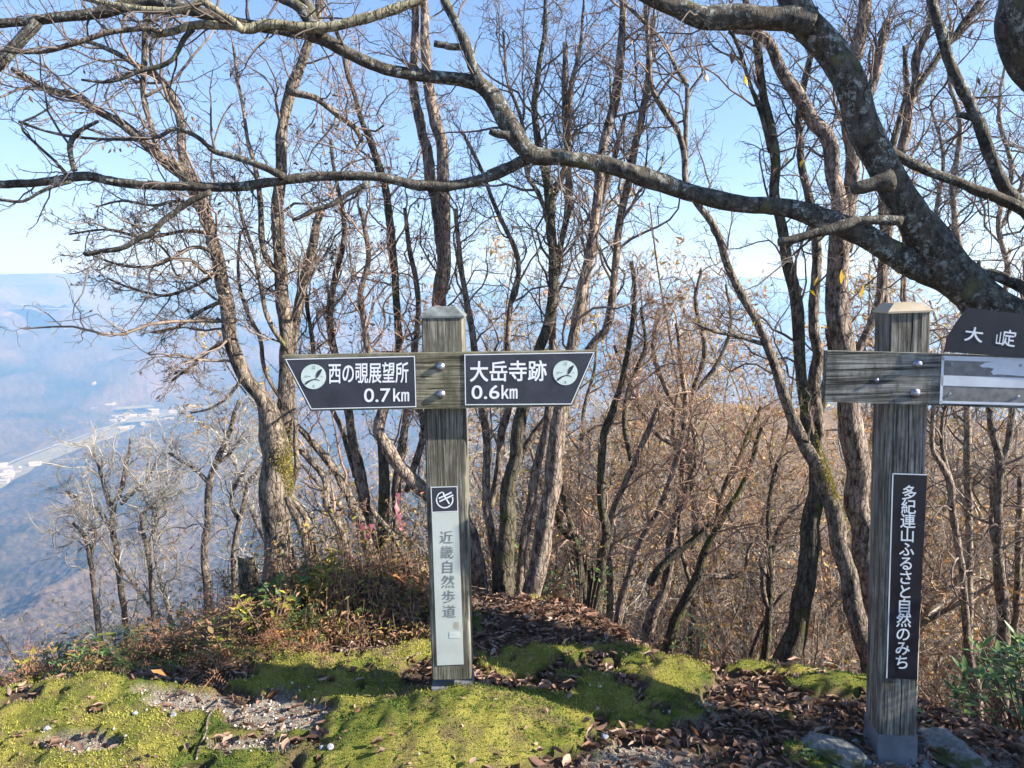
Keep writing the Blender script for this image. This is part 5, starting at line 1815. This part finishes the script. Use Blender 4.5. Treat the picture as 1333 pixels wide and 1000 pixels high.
p = np.array((2.17, 2.85, 0))
leafy_plant('evergreen_shrub', 'glossy evergreen shrub with whorled narrow leaves at the right edge behind the right signpost', p[0], p[1], 0.56, 0.34, 46, 9, 0.08, 0.022, M_LEAF_GREEN)
p = hit(1222, 897)
leafy_plant('broadleaf_plant', 'low round-leaved green plant just right of the ridge signpost', p[0], p[1] + .1, 0.09, 0.09, 7, 4, 0.045, 0.035, M_LEAF_GREEN, 'plant')
p = hit(1205, 962)
leafy_plant('small_weed', 'small yellow-green weed touching the right side of the ridge signpost', p[0], p[1] + .12, 0.12, 0.04, 6, 5, 0.025, 0.014, M_LEAF_GREEN, 'plant')
p = hit(1072, 990)
leafy_plant('small_weed', 'pale green leafy weed in front of the mossy rock', p[0], p[1], 0.05, 0.08, 9, 4, 0.035, 0.016, M_LEAF_GREEN, 'plant')
for (x, y, hh_) in ((0.1, 4.2, .5), (0.45, 4.4, .5), (1.2, 4.6, .35), (-.05, 4.9, .5)):
    leafy_plant('evergreen_bush', 'small-leaved green bush half hidden between the trunks behind the right arrow board', x, y, hh_ + .3, 0.16, 16, 8, 0.03, 0.016, M_LEAF_GREEN, 'shrub', 'green bushes between the trunks', parts=False)
for (x, y) in ((3.05, 1.6), (3.0, 2.0), (3.4, 2.3), (3.7, 1.5)):  # unseen shrubs added on the sun side to shade the litter and moss mound
    leafy_plant('evergreen_shrub', 'unseen evergreen shrub added right of the frame to shade the ground and moss mound', x, y, 1.9 if y < 1.9 else 1.4, 0.5, 110, 9, 0.085, 0.024, M_LEAF_GREEN, 'shrub', 'added shade shrubs right of the frame', parts=False)

for k in range(20):
    px = rd.uniform(-10, 430)
    y_ = rd.uniform(2.95, 3.35)
    g_ = k % 3
    nm = ('green-leaved', 'yellow-green', 'mixed green and rust')[g_]
    zn = 'at the far left of the bank' if px < 150 else ('behind the gravel patches' if px < 300 else 'below the two-stemmed tree')
    leafy_plant('bank_seedling', nm + ' seedling ' + zn, (px - 666.5) / F * y_ * 1.04, y_, rd.uniform(.2, .36), rd.uniform(.10, .2), 12, 7, rd.uniform(.03, .05), rd.uniform(.016, .026), (M_LEAF_GREEN, M_LEAF_YGR, M_LEAF_MIX)[g_], 'plant', nm + ' seedlings ' + zn, parts=False)

# ------------------------------------------------------------------ litter, moss shoots, stones
def pts_px(n, x0, x1, y0, y1):
    a = rng.uniform(x0, x1, n)
    b = rng.uniform(y0, y1, n)
    P = np.array([gp(i, j)[:2] for i, j in zip(a, b)])
    return P


P = np.column_stack([rng.uniform(-3.0, 3.9, 85000), rng.uniform(1.5, 4.6, 85000)])
mo_, gr_ = masks(P[:, 0], P[:, 1])
cl = fbm(P[:, 0] * 3, P[:, 1] * 3, 77, 3)
left = sst(0.0, -0.6, P[:, 0])
dens = (1 - mo_) * (0.55 + 0.45 * (1 - gr_)) * (1 - 0.45 * left * (P[:, 1] < 2.9)) + 0.006 + 0.04 * (cl > .62)
keep = rng.random(len(P)) < dens * 0.36
P = P[keep]
z = hz(P[:, 0], P[:, 1])
L3 = np.column_stack([P, z + 0.006 + 0.016 * rng.random(len(P))])
px, py = proj(L3[:, 0], L3[:, 1], L3[:, 2])
vis = (px > 5) & (px < 1328) & (py < 995) & (py > 700)
depth = np.where(vis, L3[:, 1], 99)
order = np.argsort(depth)
ind = order[:290]
rest = np.setdiff1d(np.arange(len(L3)), ind)
fls = [mesh('fallen_leaf', curl(LEAFV, c, t_), LEAFF, M_LEAF_BROWN, True) for c, t_ in ((1.2, .3), (.5, -.5), (1.8, .2), (-.9, .4), (.9, -.8))]
for k in ind:
    o = obj('fallen_leaf', random.choice(fls), None, tuple(L3[k] + (0, 0, .006)))
    s = random.uniform(.03, .058)
    o.scale = (s * random.uniform(.7, 1.6), s, s)
    o.rotation_euler = (random.gauss(0, .28), random.gauss(0, .28), random.uniform(0, 6.28))
    qx, _ = proj(*[np.array(float(v)) for v in L3[k]])
    zn = ('on the lit moss at the left', 'leaves on the left moss') if qx < 480 else (('on the moss mound in front of the trail signpost', 'leaves on the mound') if qx < 760 else (('in the dark litter between the two signposts', 'leaves between the signposts') if qx < 1130 else ('right of the ridge signpost foot', 'leaves right of the ridge signpost')))
    tag(o, 'curled brown fallen leaf ' + zn[0], 'leaf', zn[1])
vs, fs, off = [], [], 0
for j, (c, t_) in enumerate(((1.2, .3), (.5, -.5), (1.8, .2), (-.9, .4))):
    s_ = rest[j::4]
    V, f = scatter(curl(LEAFV, c, t_), LEAFF, L3[s_], rand_rots(len(s_), 0.38), np.column_stack([a * (0.65 + 1.0 * rng.random(len(s_))) for a in [0.024 + 0.030 * rng.random(len(s_))] * 1] * 1 + [0.024 + 0.032 * rng.random(len(s_))] * 2))
    vs.append(V)
    fs.append(f + off)
    off += len(V)
obj('leaf_litter', mesh('leaf_litter', np.concatenate(vs), np.concatenate(fs), M_LEAF_BROWN, True), kind='stuff')

# leaves lying over the slope beyond
P = np.column_stack([rng.uniform(-4, 7, 9000), rng.uniform(4.4, 9, 9000)])
z = hz(P[:, 0], P[:, 1])
V, f = scatter(curl(LEAFV, 1.2)[[0, 4, 5, 10]], np.array([(0, 2, 1), (1, 2, 3)]), np.column_stack([P, z + .03]), rand_rots(len(P), .6), 0.07 * (.6 + .8 * rng.random(len(P))))
obj('slope_leaf_litter', mesh('slope_leaf_litter', V, f, M_LEAF_BROWN), kind='stuff')

# small crumbs of leaf and bark everywhere
n = 30000
P = np.column_stack([rng.uniform(-3.0, 3.6, n), rng.uniform(1.5, 4.2, n)])
mo_, gr_ = masks(P[:, 0], P[:, 1])
keep = rng.random(n) < (1 - mo_) * 0.85 + 0.16
P = P[keep]
n = len(P)
z = hz(P[:, 0], P[:, 1])
V, f = scatter(LEAFV[[0, 4, 5, 10]] + np.array([[0, 0, 0], [0, 0, .1], [0, 0, -.05], [0, 0, 0]]), np.array([(0, 2, 1), (1, 2, 3)]), np.column_stack([P, z + .004 + .006 * rng.random(n)]), rand_rots(n, .6), 0.006 + 0.016 * rng.random(n))
obj('leaf_crumbs', mesh('leaf_crumbs', V, f, M_LEAF_BROWN), kind='stuff')

# moss shoots
P = np.column_stack([rng.uniform(-3.0, 3.0, 420000), rng.uniform(1.55, 4.0, 420000)])
mo_, gr_ = masks(P[:, 0], P[:, 1])
px, py = proj(P[:, 0], P[:, 1], 0 * P[:, 0])
keep = (mo_ > 0.5) & (px > -60) & (px < 1400) & (py < 1040)
P = P[keep]
z = hz(P[:, 0], P[:, 1])
n = len(P)
a = rng.random(n) * 2 * PI
hh = 0.003 + 0.006 * rng.random(n) ** 1.5
dx = np.cos(a) * 0.0022
dy = np.sin(a) * 0.0022
ln = rng.normal(size=(n, 2)) * 0.004
T = np.empty((n, 3, 3))
T[:, 0] = np.column_stack([P[:, 0] - dx, P[:, 1] - dy, z - .001])
T[:, 1] = np.column_stack([P[:, 0] + dx, P[:, 1] + dy, z - .001])
T[:, 2] = np.column_stack([P[:, 0] + ln[:, 0], P[:, 1] + ln[:, 1], z + hh])
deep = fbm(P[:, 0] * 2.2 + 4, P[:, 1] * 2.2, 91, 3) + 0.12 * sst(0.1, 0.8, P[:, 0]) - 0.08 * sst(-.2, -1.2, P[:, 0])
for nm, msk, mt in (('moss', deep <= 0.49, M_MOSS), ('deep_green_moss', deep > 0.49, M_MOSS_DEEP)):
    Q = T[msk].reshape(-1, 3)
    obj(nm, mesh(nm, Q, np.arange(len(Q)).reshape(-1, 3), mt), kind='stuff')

# sparse grass blades
n = 2600
P = np.column_stack([rng.uniform(-2.4, 2.4, n), rng.uniform(2.1, 3.2, n)])
cl = fbm(P[:, 0] * 4, P[:, 1] * 4, 131, 3)
P = P[cl > 0.56]
n = len(P)
z = hz(P[:, 0], P[:, 1])
a = rng.random(n) * 2 * PI
hh = 0.012 + 0.03 * rng.random(n)
ln = rng.normal(size=(n, 2)) * 0.014
B0 = np.column_stack([P, z])
A = np.stack([B0, B0 + np.column_stack([ln * .35, hh * .6]), B0 + np.column_stack([ln, hh])], 1)
V, f = tubes_arrays([(A, np.tile([[.0011, .0009, .0003]], (n, 1)), 3)])
obj('grass', mesh('grass', V, f, leafmat('grass_blade', [(0.20, 0.22, 0.06), (0.36, 0.30, 0.13), (0.12, 0.16, 0.04)])), kind='stuff')

# moss on trunks
def trunk_moss(parent_label, px0, py0, px1, py1, rpx, Y, n, mat, side=0.6):
    a, b = at(px0, py0, Y), at(px1, py1, Y)
    t_ = rng.random(n) ** 0.9
    t_ = 0.5 + rng.normal(size=n) * 0.42
    c = a[None] * (1 - t_)[:, None] + b[None] * t_[:, None]
    th = rng.normal(size=n) * side * (1.1 - 0.5 * np.abs(t_ - 0.5)) - 0.75
    rr = rpx * 0.82 * Y / F * (0.98 + 0.08 * rng.random(n))
    d = np.column_stack([np.cos(th), np.sin(th), 0 * th])
    p_ = c + d * rr[:, None]
    q_ = d * 0.005 + rng.normal(size=(n, 3)) * .003
    s_ = rng.normal(size=(n, 3)) * .002
    T_ = np.stack([p_ - s_, p_ + s_, p_ + q_], 1).reshape(-1, 3)
    return T_, mat


for o in list(COL.objects):
    if o.parent is None and 'label' in o:
        if 'two-stemmed bare tree left of' in o['label']:
            T_, m_ = trunk_moss('', 363, 585, 364, 640, 20, 3.75, 2600, M_MOSS_Y, .6)
            obj('moss_patch', mesh('moss_patch', T_ - np.array(o.location), np.arange(len(T_)).reshape(-1, 3), m_), o, kind='stuff')
        if 'bright yellow moss' in o['label']:
            T_, m_ = trunk_moss('', 1062, 596, 1082, 655, 13.5, 3.7, 3000, M_MOSS_Y, .8)
            obj('moss_patch', mesh('moss_patch', T_ - np.array(o.location), np.arange(len(T_)).reshape(-1, 3), m_), o, kind='stuff')

# gravel
IV, IF = ico(0)
n = 26000
P = np.column_stack([rng.uniform(-2.6, 3.2, n), rng.uniform(1.5, 3.6, n)])
mo_, gr_ = masks(P[:, 0], P[:, 1])
keep = (rng.random(n) < gr_ * (1 - mo_ * .6) * 0.9 + 0.03 * (1 - mo_) + 0.006)
P = P[keep]
z = hz(P[:, 0], P[:, 1])
s = 0.0025 + 0.006 * rng.random(len(P)) ** 2.5
V, f = scatter(IV * (1, .8, .6), IF, np.column_stack([P, z + s * .4]), rand_rots(len(P)), s)
obj('gravel', mesh('gravel', V, f, M_STONE), kind='stuff')


def rock(name, label, x, y, s, mat, sq=(1, .8, .55), seed=1, cat='stone', group=None, sub=4, sink=.25):
    r_ = np.random.default_rng(seed)
    V, f = ico(sub)
    W = V.copy()
    for k in range(9):
        nrm = r_.normal(size=3)
        nrm /= np.linalg.norm(nrm)
        dd = 0.62 + .25 * r_.random()
        q = W @ nrm
        W = W - np.maximum(q - dd, 0)[:, None] * nrm[None]
    W = W * (1 + 0.30 * (fbm(W[:, 0] * 3.1 + seed + W[:, 2] * 1.9, W[:, 1] * 3.1 + W[:, 2] * 2.7, seed, 5)[:, None] - 0.5))
    W = W * sq * s
    o = obj(name, mesh(name, W, f, mat, False), None, (x, y, float(hz(x, y)) + s * sq[2] * (0.5 - sink)))
    o.rotation_euler = (r_.normal() * .15, r_.normal() * .15, r_.random() * 6)
    return tag(o, label, cat, group)


def rockmat(name, a, b_, mossy):
    m, t, b = mat_new(name, 0.9, 0.2)
    co = coords(t)
    n1 = noise(t, co, 45, 8, 0.8)
    c = ramp(t, n1, [(0.36, a), (0.64, b_)])
    n2 = noise(t, co, 7, 4, 0.6)
    c = mix(t, ramp(t, n2, [(0.62 - mossy, BW(0)), (0.7 - mossy, BW(1))]), c, (0.11, 0.12, 0.05))
    t.links.new(c, b.inputs['Base Color'])
    bump(t, b, n1, 1.0, .02)
    return m


M_ROCK = rockmat('mossy_rock', (0.16, 0.165, 0.165), (0.42, 0.43, 0.42), 0.10)
M_ROCKB = rockmat('blue_grey_stone', (0.25, 0.28, 0.34), (0.55, 0.57, 0.62), 0.0)
p = hit(1088, 985)
rock('rock', 'largest mossy grey rock, left of the steel shoe of the black-plated signpost', p[0], p[1] + .03, 0.095, M_ROCK, (1.15, .6, .42), 6)
p = hit(1250, 1002)
rock('rock', 'flat greenish rock right of the foot of the ridge signpost', p[0], p[1] + .08, 0.12, M_ROCK, (1.1, .7, .28), 8)
for k, (a, b, s, lab) in enumerate([(1124, 994, .022, 'angular pale stone touching the steel shoe of the ridge signpost on its left'), (973, 988, .021, 'pale blue-white stone lying alone in the leaf litter left of the mossy rock'), (787, 969, .013, 'small white stone at the bottom edge of the leaf litter, right of the moss mound'),
                                    (1216, 985, .018, 'grey stone right of the steel shoe, nearest the post'), (1236, 996, .02, 'pale stone on the flat greenish rock'), (1113, 972, .017, 'grey stone lodged between mossy rock and signpost'), (430, 975, .013, 'blue-white pebble on the moss left of the mound'), (419, 975, .01, 'smaller pale pebble beside the blue-white one'),
                                    (225, 932, .013, 'white stone in the lit gravel left'), (176, 930, .011, 'white stone left of the gravel patch'), (62, 952, .011, 'tan pebble on the moss at far left'), (1138, 981, .018, 'dark grey stone behind the left edge of the steel shoe'), (1205, 1000, .02, 'bluish stone at the bottom edge right of the post')]):
    p = hit(a, b)
    rock('stone', lab, p[0], p[1], s * 1.15, M_ROCKB, (1, .8, .7), 30 + k, sub=2, sink=.1)

# sticks
def stick(label, pts, r, mat, Yoff=0):
    rows = []
    for a, b in pts:
        p = hit(a, b)
        rows.append((p[0], p[1], float(hz(p[0], p[1])) + r * .8, r * (0.6 + .4 * random.random())))
    P = resample(rows, .02)
    o = obj('stick', stem_mesh('stick', P - np.array((*P[0, :3], 0)), mat, 6, .2, 5), None, tuple(P[0, :3]))
    tag(o, label, 'stick')


stick('pale crooked stick on the lit moss at the left', [(285, 912), (280, 925), (271, 938), (268, 958), (259, 975), (256, 996)], .004, M_BARK_PINK)
stick('short weathered stick among the leaves left of the ridge signpost', [(985, 957), (993, 972), (999, 985)], .009, M_BARK_PINK)
stick('long thin root-like stick on the litter right of the ridge signpost', [(1205, 972), (1240, 976), (1275, 985), (1330, 990)], .005, M_BARK_GREY)
stick('broken branch lying in the litter between the signposts', [(905, 915), (920, 930), (940, 948)], .007, M_BARK_GREY)
stick('thin twig lying behind the left signpost on the right', [(618, 838), (650, 832), (690, 840)], .003, M_BARK_PINK)
stick('short stick leaning in the leaves left of the trail signpost', [(512, 868), (530, 858), (548, 852)], .004, M_BARK_PINK)

# stump
sx, sy = at(326, 745, 3.45)[:2]
sg = float(hz(sx, sy))
sh_ = max(0.13, float(at(326, 724, 3.45)[2]) - sg)
P = np.array([(0, 0, -.06, .06), (0.0, 0, sh_ * .3, .052), (-.008, 0, sh_ * .7, .046), (-.014, 0, sh_, .043)])
st = empty('tree_stump', (sx, sy, sg))
tag(st, 'short dark stump just left of the foot of the two-stemmed tree', 'stump')
obj('stump_wood', stem_mesh('stump_wood', resample(P, .02), M_BARK_DARK, 14, .18, 9), st)
obj('cut_face', mesh('cut_face', [(-.014 + .036 * math.cos(a), .036 * math.sin(a), sh_ + .002) for a in np.linspace(0, 2 * PI, 15)[:-1]], [tuple(range(14))], M_ROCK), st)

# marker tapes
def tape(label, pts, Y, w_):
    V, Fc = [], []
    for i, (a, b) in enumerate(pts):
        c = at(a, b, Y + .01 * math.sin(i * 1.7))
        ww = w_ * Y / F * (0.6 + .5 * abs(math.sin(i * 1.3 + .6)))
        V += [(c[0] - ww, c[1] + .006 * math.sin(i * 2), c[2]), (c[0] + ww, c[1] - .006 * math.sin(i * 2), c[2])]
    for i in range(len(pts) - 1):
        Fc.append((2 * i, 2 * i + 1, 2 * i + 3, 2 * i + 2))
    tag(obj('marker_tape', mesh('marker_tape', V, Fc, M_TAPE)), label, 'tape')


tape('pink marker tape knotted low on a stem left of the trail signpost', [(470, 682), (474, 690), (480, 688), (484, 682), (480, 695), (478, 703)], 3.7, 3.5)
tape('long pink marker tape hanging beside the emblem plate of the trail signpost', [(518, 642), (519, 650), (516, 660), (519, 670), (520, 680), (523, 690)], 3.7, 3.2)
tape('reddish scrap of tape standing in the undergrowth below the two-stemmed tree', [(372, 772), (373, 780), (370, 788), (369, 794)], 3.4, 3.5)

# orange leaves
ol = mesh('fallen_leaf', curl(LEAFV, .9, .4) * 1.0, LEAFF, M_LEAF_ORANGE, True)
for a, b, s, lab in ((368, 838, .09, 'bright orange leaf at the upper edge of the lit moss'), (345, 848, .06, 'orange leaf left of the bright orange one'), (208, 893, .06, 'orange leaf where the moss shadow begins'), (515, 765, .08, 'orange-brown leaf high on the bank left of the post'), (903, 965, .045, 'reddish leaf low in the litter between the posts'), (1085, 880, .05, 'tan leaf beside the moss strip left of the ridge signpost'), (392, 842, .05, 'orange leaf right of the bright orange one'), (480, 745, .05, 'orange leaf high on the bank under the tape')):
    p = hit(a, b)
    y_ = min(p[1], 3.9)
    x_ = p[0] * y_ / p[1]
    o = obj('orange_leaf', ol, None, (x_, y_, float(hz(x_, y_)) + .03))
    o.scale = (s, s, s)
    o.rotation_euler = (random.uniform(.2, .9), random.uniform(-.4, .4), random.uniform(0, 6))
    tag(o, lab, 'leaf')
